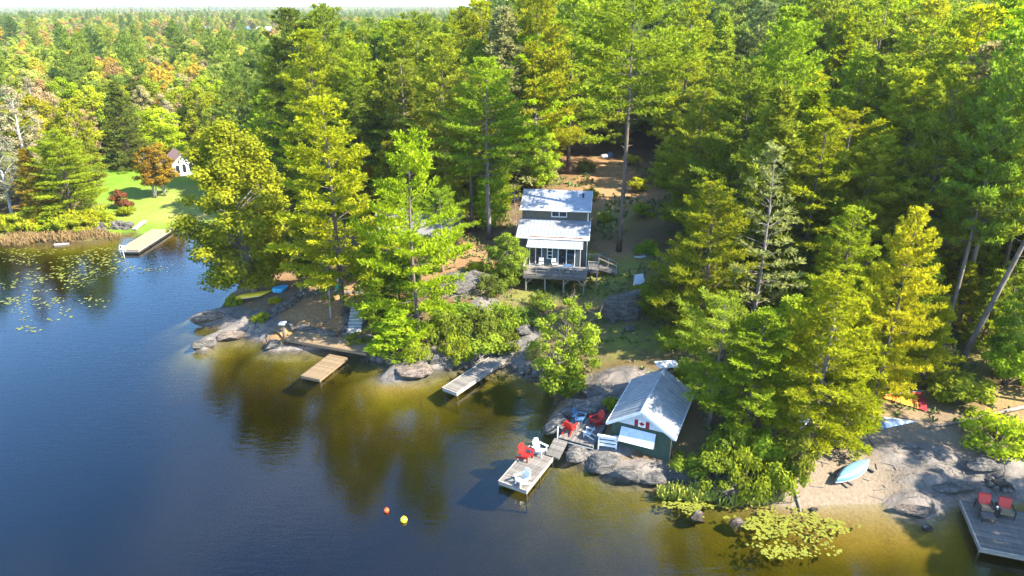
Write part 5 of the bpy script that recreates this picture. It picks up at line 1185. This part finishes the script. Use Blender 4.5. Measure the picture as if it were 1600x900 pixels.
tag(link('log', MB().tube([T(365, 494, .1), T(400, 507, .12)], [.16, .12], 7).mesh('log', M['dark_wood'])), 'dark log lying on the rocks of the point', 'log')
tag(link('log', MB().tube([T(394, 487, .08), T(425, 488, .08)], [.07, .07], 6).mesh('log', M['dark_wood'])), 'thin dark pole lying on the sand of the point', 'log')
tag(link('log', MB().tube([T(1450, 670, .12), T(1500, 662, .16), T(1560, 648, .2), T(1625, 634, .25)], [.07, .11, .14, .17], 8).mesh('log', M['bark_grey'], True)), 'long fallen grey trunk lying across the grass behind the beach', 'log')
tag(link('driftwood', MB().tube([G(85, 383, .06), G(108, 381, .06)], [.22, .16], 7).mesh('driftwood', M['pale_wood'])), 'pale driftwood log floating before the reeds in the left bay', 'log')

# ------------------------------------------------------------------ water plants and ground cover
def pads(name, label, patches, seed, r0, r1, thr=.8):
    r = np.random.default_rng(seed); V = []; F = []
    for (px, py, wx, wy, n) in patches:
        for k in range(n):
            a = r.uniform(0, 2 * PI); q = r.uniform(0, 1) ** .55; p = G(px + math.cos(a) * q * wx, py + math.sin(a) * q * wy, 0.0)
            if fbm(np.array([p.x * thr]), np.array([p.y * thr]), 3)[0] < -.10 or sdist([p.x], [p.y])[0] > -.1: continue
            R_ = r.uniform(r0, r1); z = .012 + r.uniform(0, .02); o = len(V); t0 = r.uniform(0, 6.28); tl = r.normal(size=2) * .03
            V.append((p.x, p.y, z))
            for j in range(9): t = t0 + .2 + (2 * PI - .4) * j / 8; x, y = R_ * math.cos(t), R_ * math.sin(t); V.append((p.x + x, p.y + y, z + tl[0] * x + tl[1] * y + .004))
            for j in range(8): F.append((o, o + 1 + j, o + 2 + j))
    o = link(name, np_mesh(name, np.array(V), np.array(F), M['lily'])); return tag(o, label, None, None, 'stuff')
pads('lily_pads', 'yellow-green lily pads floating off the beach', [(1066, 788, 40, 7, 150), (1115, 799, 55, 10, 200), (1160, 812, 55, 16, 190), (1215, 812, 70, 22, 240), (1252, 838, 92, 36, 330), (1308, 826, 38, 16, 90), (1225, 864, 36, 11, 80), (1190, 828, 40, 14, 110)], 5, .05, .11)
pads('lily_pads', 'broad streaks of lily pads in the left bay', [(110, 415, 75, 26, 330), (60, 440, 90, 16, 200), (30, 470, 80, 9, 110), (65, 490, 55, 12, 70), (200, 425, 90, 9, 60), (150, 400, 60, 14, 140), (40, 400, 60, 14, 110), (260, 420, 60, 8, 30), (40, 515, 25, 6, 18), (150, 470, 30, 12, 20)], 6, .07, .17, .35)
def blades_stuff(name, label, spots, seed, h, w, m, n):
    r = np.random.default_rng(seed); P = []
    for (px, py, wx, wy, k) in spots:
        for i in range(k):
            a = r.uniform(0, 2 * PI); q = r.uniform(0, 1) ** .5; p = G(px + math.cos(a) * q * wx, py + math.sin(a) * q * wy, 0); z = hz(p.x, p.y)
            P.append((p.x, p.y, max(z, -.15)))
    P = np.array(P); V, F, t = blades(P, np.tile([0, 0, 1.0], (len(P), 1)), r, n, h, w, .32, np.full(len(P), .5))
    o = link(name, np_mesh(name, V, F, M[m], t)); return tag(o, label, None, None, 'stuff')
blades_stuff('reeds', 'brown reeds fringing the left bay', [(40, 376, 40, 5, 200), (90, 376, 50, 5, 240), (150, 371, 40, 5, 220), (20, 380, 30, 4, 120)], 8, .75, .09, 'reed', 3)
blades_stuff('marsh_grass', 'yellow marsh grass at the water edge before the boathouse bushes', [(1060, 772, 34, 8, 160), (1095, 777, 30, 6, 120), (1180, 787, 60, 4, 60)], 9, .75, .07, 'grass_blade', 3)
def cover(name, label, cond, n, h, w, m, seed, box, nb=5, spread=.8, raise_=.02):
    r = np.random.default_rng(seed); x = r.uniform(box[0], box[1], n); y = r.uniform(box[2], box[3], n); z, d, rk = terrain(x, y, True); keep = cond(x, y, d, rk)
    P = np.stack([x, y, z + raise_], 1)[keep]; V, F, t = blades(P, np.tile([0, 0, 1.0], (len(P), 1)), r, nb, h, w, spread, np.full(len(P), .5)); o = link(name, np_mesh(name, V, F, M[m], t)); return tag(o, label, None, None, 'stuff')
def not_bare(x, y): return (blob(x, y, 960, 262, 7, 4, 12) * .8 + blob(x, y, 965, 400, 4, 4, 4) * .7 + blob(x, y, 500, 490, 1.8, 5.5, 3.5) + blob(x, y, 1340, 760, .4, 8, 4) * 1.3 + blob(x, y, 1480, 720, .8, 9, 4) + blob(x, y, 430, 440, 1, 5, 4) + blob(x, y, 430, 478, 1, 5, 2) + blob(x, y, 870, 345, 4, 6, 6) + blob(x, y, 1010, 675, 1, 3.5, 4) + blob(x, y, 900, 680, 1, 2.5, 4)) < .35
cover('ferns', 'ferns and low leaves on the floor of the wood', lambda x, y, d, rk: (d > 1.5) & (rk < .45) & (x > -42) & not_bare(x, y) & (fbm(x / 4, y / 4, 3) > -.06), 15000, .40, .16, 'fern', 21, (-45, 75, 36, 110), 5, 1.1)
cover('dry_grass', 'tufts of dry grass and brush on the rocky slope', lambda x, y, d, rk: (d > .8) & (rk < .6) & (x > -22) & not_bare(x, y) & (fbm(x / 3 + 5, y / 3, 3) > .02), 9000, .34, .05, 'brush', 22, (-25, 45, 34, 72), 5, .7)
def sticks():
    r = np.random.default_rng(31); mb = MB()
    for (px, py, z, sx, sy, n) in [(1400, 730, .7, 9, 4, 90), (960, 300, 6, 6, 14, 110), (960, 400, 4, 5, 4, 40), (500, 490, 1.8, 6, 3, 50), (720, 400, 3.5, 6, 4, 50), (1560, 720, .8, 6, 3, 50), (990, 530, 1.6, 6, 3, 40), (1500, 540, 2, 8, 4, 50)]:
        c = G(px, py, z)
        for k in range(n):
            x, y = c.x + r.normal() * sx * .6, c.y + r.normal() * sy * .6
            if sdist([x], [y])[0] < .4: continue
            a = r.uniform(0, 6.28); L = r.uniform(.25, 1.1); zz = hz(x, y); x2, y2 = x + math.cos(a) * L, y + math.sin(a) * L
            mb.bar((x, y, zz + .03), (x2, y2, hz(x2, y2) + .05), r.uniform(.02, .05))
    part(mb, 'fallen_branches', M['bark_grey'], None, label='fallen twigs and branches on the bare ground', kind='stuff')
sticks()

# ------------------------------------------------------------------ the wood: single trees near by, one mass far off
EDGE_X = [-300, 0, 130, 150, 240, 300, 345, 430, 600, 690, 800, 880, 905, 1010, 1022, 1150, 1350, 1600, 1900]
EDGE_Y = [330, 300, 285, 248, 236, 244, 268, 350, 352, 372, 350, 280, 248, 248, 285, 470, 640, 530, 560]
KEEP = [(T(870, 350), 9.0), (T(632, 392), 7.0), (T(1262, 375), 6.0), (T(278, 272), 7.0), (T(135, 208), 3.0)]
def zone(bx, by):
    if bx < 150: z = 'behind the left shore bushes'
    elif bx < 330: z = 'above the left lawn'
    elif bx < 480: z = 'behind the leaning tree'
    elif bx < 620: z = 'behind the stone steps'
    elif bx < 760: z = 'behind the hidden grey cottage'
    elif bx < 905: z = 'behind the board cottage'
    elif bx < 1060: z = 'above the cleared slope'
    elif bx < 1200: z = 'right of the cleared slope'
    elif bx < 1400: z = 'behind the golden yellow pine'
    else: z = 'behind the leaning pine'
    row = 'back row' if by < 165 else 'middle row' if by < 235 else 'front row'
    return 'in the ' + row + ' ' + z
def size_word(h, a, b): return 'low ' if h < a else 'tall ' if h > b else ''
FORM = {'pineA': 'full-crowned', 'pineA2': 'ragged', 'pineA3': 'broad', 'pineB': 'bare-trunked', 'pineB2': 'flat-topped', 'pineC2': 'open', 'pineC': 'shelved', 'hemlock': 'cone-shaped', 'pineE': 'half-dead', 'pineD': 'young',
        'broadA': 'round', 'broadB': 'tall', 'broadC': 'spreading', 'birch': 'twiggy'}
CNAME = {'YG': 'yellow-green', 'BYG': 'bright yellow-green', 'Y': 'yellow', 'G': 'mid green', 'BG': 'fresh green', 'DG': 'dark green', 'GG': 'greyish green', 'GOLD': 'golden', 'OR': 'orange', 'PINK': 'pinkish brown', 'PALE': 'pale half-bare', 'DRY': 'bare greyish', 'LIME': 'lime green'}
cand = []
far_pts = []
sp = 5.3
ys = np.arange(56, 165, sp)
for y0 in ys:
    for x0 in np.arange(-.86 * y0 - 16, .86 * y0 + 20, sp):
        cand.append((x0 + random.uniform(-2, 2), y0 + random.uniform(-2, 2)))
cx = np.array([c[0] for c in cand]); cy_ = np.array([c[1] for c in cand])
cz, cd, _ = terrain(cx, cy_, True)
ok = []
for x, y, z, d in zip(cx, cy_, cz, cd):
    if d < 4: continue
    bx, by, c = proj(x, y, z)
    if by > np.interp(bx, EDGE_X, EDGE_Y): continue
    if any((x - k[0].x) ** 2 + (y - k[0].y) ** 2 < k[1] ** 2 for k in KEEP): continue
    if 1005 < bx < 1190 and by > 235 and random.random() < .55: continue
    if any((x - f[0]) ** 2 + (y - f[1]) ** 2 < (1.4 + .35 * f[2]) ** 2 for f in FOOT): continue
    ok.append((c, x, y, z, bx, by))
ok.sort()
npine = nbroad = 0
for c, x, y, z, bx, by in ok:
    pp = np.interp(bx, [250, 330, 430, 520, 900], [.05, .10, .45, .8, .88])
    pine = random.random() < pp
    lim = np.interp(bx, [300, 420, 520, 700, 760, 860], [48, 40, 30, 24, -10, -120]) + abs(random.gauss(0, 16))
    hmax = top_z(bx, lim, y) - z
    if (pine and npine > 165) or (not pine and nbroad > 165):
        far_pts.append((x, y, z, pine, min(hmax, random.uniform(15, 23) if pine else random.uniform(9, 14)))); continue
    if pine:
        h = random.uniform(20, 28) if bx > 790 and by < 300 else random.uniform(16, 25) if bx > 420 else random.uniform(12, 18)
        h = max(6, min(h, hmax)); key = random.choice(['pineA', 'pineA2', 'pineA3', 'pineB', 'pineB', 'pineC2', 'pineA2', 'hemlock'] if random.random() < .93 else ['pineE'])
        cl = random.choices(['YG', 'BYG', 'G', 'BG', 'DG', 'GG', 'LIME'], [5, 3, 4.5, 6, 1, 1.3, 3.5])[0]
        lab = f'{size_word(h, 15, 20)}{FORM[key]} {CNAME[cl]} pine {zone(bx, by)}'; npine += 1
        hs = h / PROTO[key][2]
        add_tree(key, x, y, lab, 'pine_tree', 'tree', hs, hs * random.uniform(1.05, 1.4), cl, group=lab.replace(' pine', ' pines'), z=z)
    else:
        h = max(5, min(random.uniform(8, 14) if bx > 420 else random.uniform(9, 14), hmax)); key = random.choice(['broadA', 'broadB', 'broadC', 'broadA', 'broadC', 'birch'])
        if key == 'birch': cl = random.choice(['DRY', 'PALE', 'PINK'])
        elif bx < 420: cl = random.choices(['YG', 'BYG', 'Y', 'GOLD', 'OR', 'PINK', 'PALE', 'G', 'GG', 'LIME'], [6, 4, 3, 2, .8, 1.6, 2.5, 3, 2, 3])[0]
        else: cl = random.choices(['YG', 'Y', 'G', 'BG', 'OR', 'GOLD'], [4, 2, 4, 4, .7, 1.2])[0]
        kind = 'birch tree' if key == 'birch' else 'broadleaf tree'
        lab = f'{size_word(h, 9.5, 12.5)}{FORM[key]} {CNAME[cl]} {kind.replace("broadleaf ", "")} {zone(bx, by)}'; nbroad += 1
        hs = h / PROTO[key][2]
        add_tree(key, x, y, lab, kind.replace(' ', '_'), 'tree', hs, hs * random.uniform(.85, 1.15), cl, group=lab.replace(' tree ', ' trees '), z=z)
# young growth between the pines of the right slope
ny_ = 0
for k in range(1500):
    bx = random.uniform(440, 1640); by = random.uniform(270, 640)
    if by > np.interp(bx, EDGE_X, EDGE_Y) or by < np.interp(bx, EDGE_X, EDGE_Y) - 250: continue
    p = T(bx, by)
    if sdist([p.x], [p.y])[0] < 4 or any((p.x - q[0].x) ** 2 + (p.y - q[0].y) ** 2 < (q[1] * .8) ** 2 for q in KEEP) or any((p.x - f[0]) ** 2 + (p.y - f[1]) ** 2 < 2.2 ** 2 for f in FOOT): continue
    FOOT.append((p.x, p.y, 1)); ny_ += 1
    if ny_ > 210: break
    if random.random() < .42:
        cl = random.choice(['BG', 'G', 'YG', 'LIME', 'BG']); h = random.uniform(5, 11); lab = f'young {CNAME[cl]} pine {zone(bx, by)}'
        add_tree('pineD', p.x, p.y, lab, 'pine_tree', 'tree', h / 11, h / 11 * random.uniform(.95, 1.35), cl, group=lab.replace(' pine', ' pines'), z=p.z)
    else:
        cl = random.choice(['BG', 'G', 'YG', 'G', 'Y']); key = random.choice(['broadA', 'broadC', 'broadB']); h = random.uniform(5, 9); lab = f'small {FORM[key]} {CNAME[cl]} tree {zone(bx, by)}'
        add_tree(key, p.x, p.y, lab, 'broadleaf_tree', 'tree', h / 14, h / 14 * random.uniform(.8, 1.05), cl, group=lab.replace(' tree', ' trees'), z=p.z)
print('young', ny_)
# far wood: positions, then geometry nodes put one of the tree meshes at each
FARH = [(ray(px, 27)[0] * y / ray(px, 27)[1], y) for px, y in ((312, 610), (374, 600), (408, 590), (458, 620))]
def ring(y0, y1, sp0, hp, hb):
    y = y0
    while y < y1:
        s = sp0 * (1 + (y - y0) / (y1 - y0) * .5)
        xs = np.arange(-.83 * y - 30, .83 * y + 30, s); n = len(xs)
        xx = xs + RNG.uniform(-.45, .45, n) * s; yy = y + RNG.uniform(-.45, .45, n) * s
        zz, dd, _ = terrain(xx, yy, True)
        for x, q, z, d in zip(xx, yy, zz, dd):
            if d < 4: continue
            bx, by, c = proj(x, q, z)
            if any(abs(x - hx) < 10 and hy - 16 < q < hy + 12 for hx, hy in FARH): continue
            if 138 < y < 168 and 100 < bx < 175: continue
            patch = fbm(x / 70, q / 70, 2)
            pine = random.random() < np.clip(np.interp(bx, [250, 420, 600, 900], [.04, .14, .58, .85]) + patch * .6, .04, .95)
            if y > 420: pine = random.random() < np.clip(.22 + patch * 1.5, .06, .92)
            h = random.uniform(*hp) if pine else random.uniform(*hb)
            if bx > 770 and y < 330: h *= 1.5
            lim = np.interp(bx, [300, 420, 700, 760, 860], [26, 24, 19, -10, -120]) + abs(random.gauss(0, 5))
            if any(abs(x - hx) < 14 and hy - 130 < q < hy for hx, hy in FARH): h = min(h, 8)
            if y < 420: h = max(6, min(h, top_z(bx, lim, q) - z))
            far_pts.append((x, q, z, pine, h))
        y += s
ring(166, 420, 5.6, (13, 21), (9, 14))
ring(420, 1000, 8.0, (13, 19), (10, 15))
ring(1000, 2600, 13.0, (14, 20), (11, 16))
ring(2600, 6500, 30.0, (18, 26), (16, 24))
FAR_KEYS_P = ['pineA', 'pineA2', 'pineA3', 'pineC']; FAR_KEYS_B = ['broadA', 'broadB', 'broadC', 'birch']
FAR_KEYS = FAR_KEYS_P + FAR_KEYS_B
def far_proto(key):
    tm, cm, H, R = PROTO[key]
    far = M['far_needle'] if key in FAR_KEYS_P else M['far_leaf']
    nv = len(cm.vertices); V = np.empty(nv * 3, np.float32); cm.vertices.foreach_get('co', V); V = V.reshape(-1, 3)
    t = np.empty(nv, np.float32); cm.attributes['tint'].data.foreach_get('value', t)
    nvt = len(tm.vertices); Vt = np.empty(nvt * 3, np.float32); tm.vertices.foreach_get('co', Vt)
    # half the leaves, each a little larger, is enough at this distance
    q = V.reshape(-1, 4, 3); keep = np.arange(len(q)) % 2 == 0; q = q[keep]; c = q.mean(1, keepdims=True); q = c + (q - c) * 1.4
    me = np_mesh('wood_tree', q.reshape(-1, 3) / H, np.arange(len(q) * 4).reshape(-1, 4), far, t.reshape(-1, 4)[keep].ravel())
    return bpy.data.objects.new('wood_tree', me)
fp = np.array([(a, b, c) for a, b, c, d, e in far_pts]); n = len(fp)
pm = bpy.data.meshes.new('far_wood'); pm.vertices.add(n); pm.vertices.foreach_set('co', fp.astype(np.float32).ravel())
kind_a = np.array([(random.randrange(4) if p[3] else 4 + random.choices(range(4), [4, 4, 4, 1])[0]) for p in far_pts], np.int32)
for nm, tp, arr in (('which', 'INT', kind_a), ('size', 'FLOAT', np.array([p[4] for p in far_pts], np.float32)), ('turn', 'FLOAT', RNG.uniform(0, 6.28, n).astype(np.float32))):
    at = pm.attributes.new(nm, tp, 'POINT'); at.data.foreach_set('value', arr)
ng = bpy.data.node_groups.new('far_wood', 'GeometryNodeTree')
ng.interface.new_socket('Geometry', in_out='INPUT', socket_type='NodeSocketGeometry'); ng.interface.new_socket('Geometry', in_out='OUTPUT', socket_type='NodeSocketGeometry')
gi = ng.nodes.new('NodeGroupInput'); go = ng.nodes.new('NodeGroupOutput'); jn = ng.nodes.new('GeometryNodeJoinGeometry')
def named(nm, t):
    a = ng.nodes.new('GeometryNodeInputNamedAttribute'); a.data_type = t; a.inputs[0].default_value = nm; return a.outputs[0]
na = named('which', 'INT'); ns_ = named('size', 'FLOAT'); nt_ = named('turn', 'FLOAT')
cr = ng.nodes.new('ShaderNodeCombineXYZ'); ng.links.new(nt_, cr.inputs[2])
for k, key in enumerate(FAR_KEYS):
    oi = ng.nodes.new('GeometryNodeObjectInfo'); oi.inputs['Object'].default_value = far_proto(key); oi.inputs['As Instance'].default_value = True
    cp = ng.nodes.new('FunctionNodeCompare'); cp.data_type = 'INT'; cp.operation = 'EQUAL'; cp.inputs[3].default_value = k; ng.links.new(na, cp.inputs[2])
    ip = ng.nodes.new('GeometryNodeInstanceOnPoints')
    ng.links.new(gi.outputs[0], ip.inputs['Points']); ng.links.new(cp.outputs[0], ip.inputs['Selection']); ng.links.new(oi.outputs['Geometry'], ip.inputs['Instance'])
    ng.links.new(cr.outputs[0], ip.inputs['Rotation']); ng.links.new(ns_, ip.inputs['Scale']); ng.links.new(ip.outputs[0], jn.inputs[0])
ng.links.new(jn.outputs[0], go.inputs[0])
fw = link('far_wood', pm); md = fw.modifiers.new('trees', 'NODES'); md.node_group = ng
tag(fw, 'mixed autumn wood running back to the horizon', None, None, 'stuff')
print('trees', npine, nbroad, 'far', n)

same = {}
for o in list(bpy.data.objects):
    if o.get('category') == 'tree': same.setdefault(o['label'], []).append(o)
WORDS = {2: ['left one', 'right one'], 3: ['leftmost', 'middle one', 'rightmost'], 4: ['leftmost', 'second from left', 'third from left', 'rightmost'], 5: ['leftmost', 'second from left', 'middle one', 'fourth from left', 'rightmost'],
         6: ['leftmost', 'second from left', 'third from left', 'fourth from left', 'fifth from left', 'rightmost']}
for lab, os_ in same.items():
    n_ = len(os_)
    if 6 < n_ <= 14: WORDS[n_] = ['leftmost'] + [w + ' from left' for w in ('second', 'third', 'fourth', 'fifth', 'sixth', 'seventh', 'eighth', 'ninth', 'tenth', 'eleventh', 'twelfth', 'thirteenth')[:n_ - 2]] + ['rightmost']
    if n_ in WORDS:
        os_.sort(key=lambda o: proj(*o.location)[0])
        for o, w in zip(os_, WORDS[len(os_)]): o['label'] = lab.replace(' in the front', ', front').replace(' in the middle', ', middle').replace(' in the back', ', back') + ', ' + w
# ------------------------------------------------------------------ air
def add_haze():
    m, nt, new, lk = nodes('haze')
    out = new('ShaderNodeOutputMaterial'); v = new('ShaderNodeVolumePrincipled'); v.inputs['Color'].default_value = (.88, .93, 1.0, 1); v.inputs['Density'].default_value = HAZE
    v.inputs['Anisotropy'].default_value = .2
    lk(v.outputs[0], out.inputs['Volume'])
    hzv = link('haze', MB().box(-9500, 9500, -200, 14500, -9, 130).mesh('haze', m)); tag(hzv, 'thin blue haze over the far wood', None, None, 'stuff')
HAZE = .00009
add_haze()
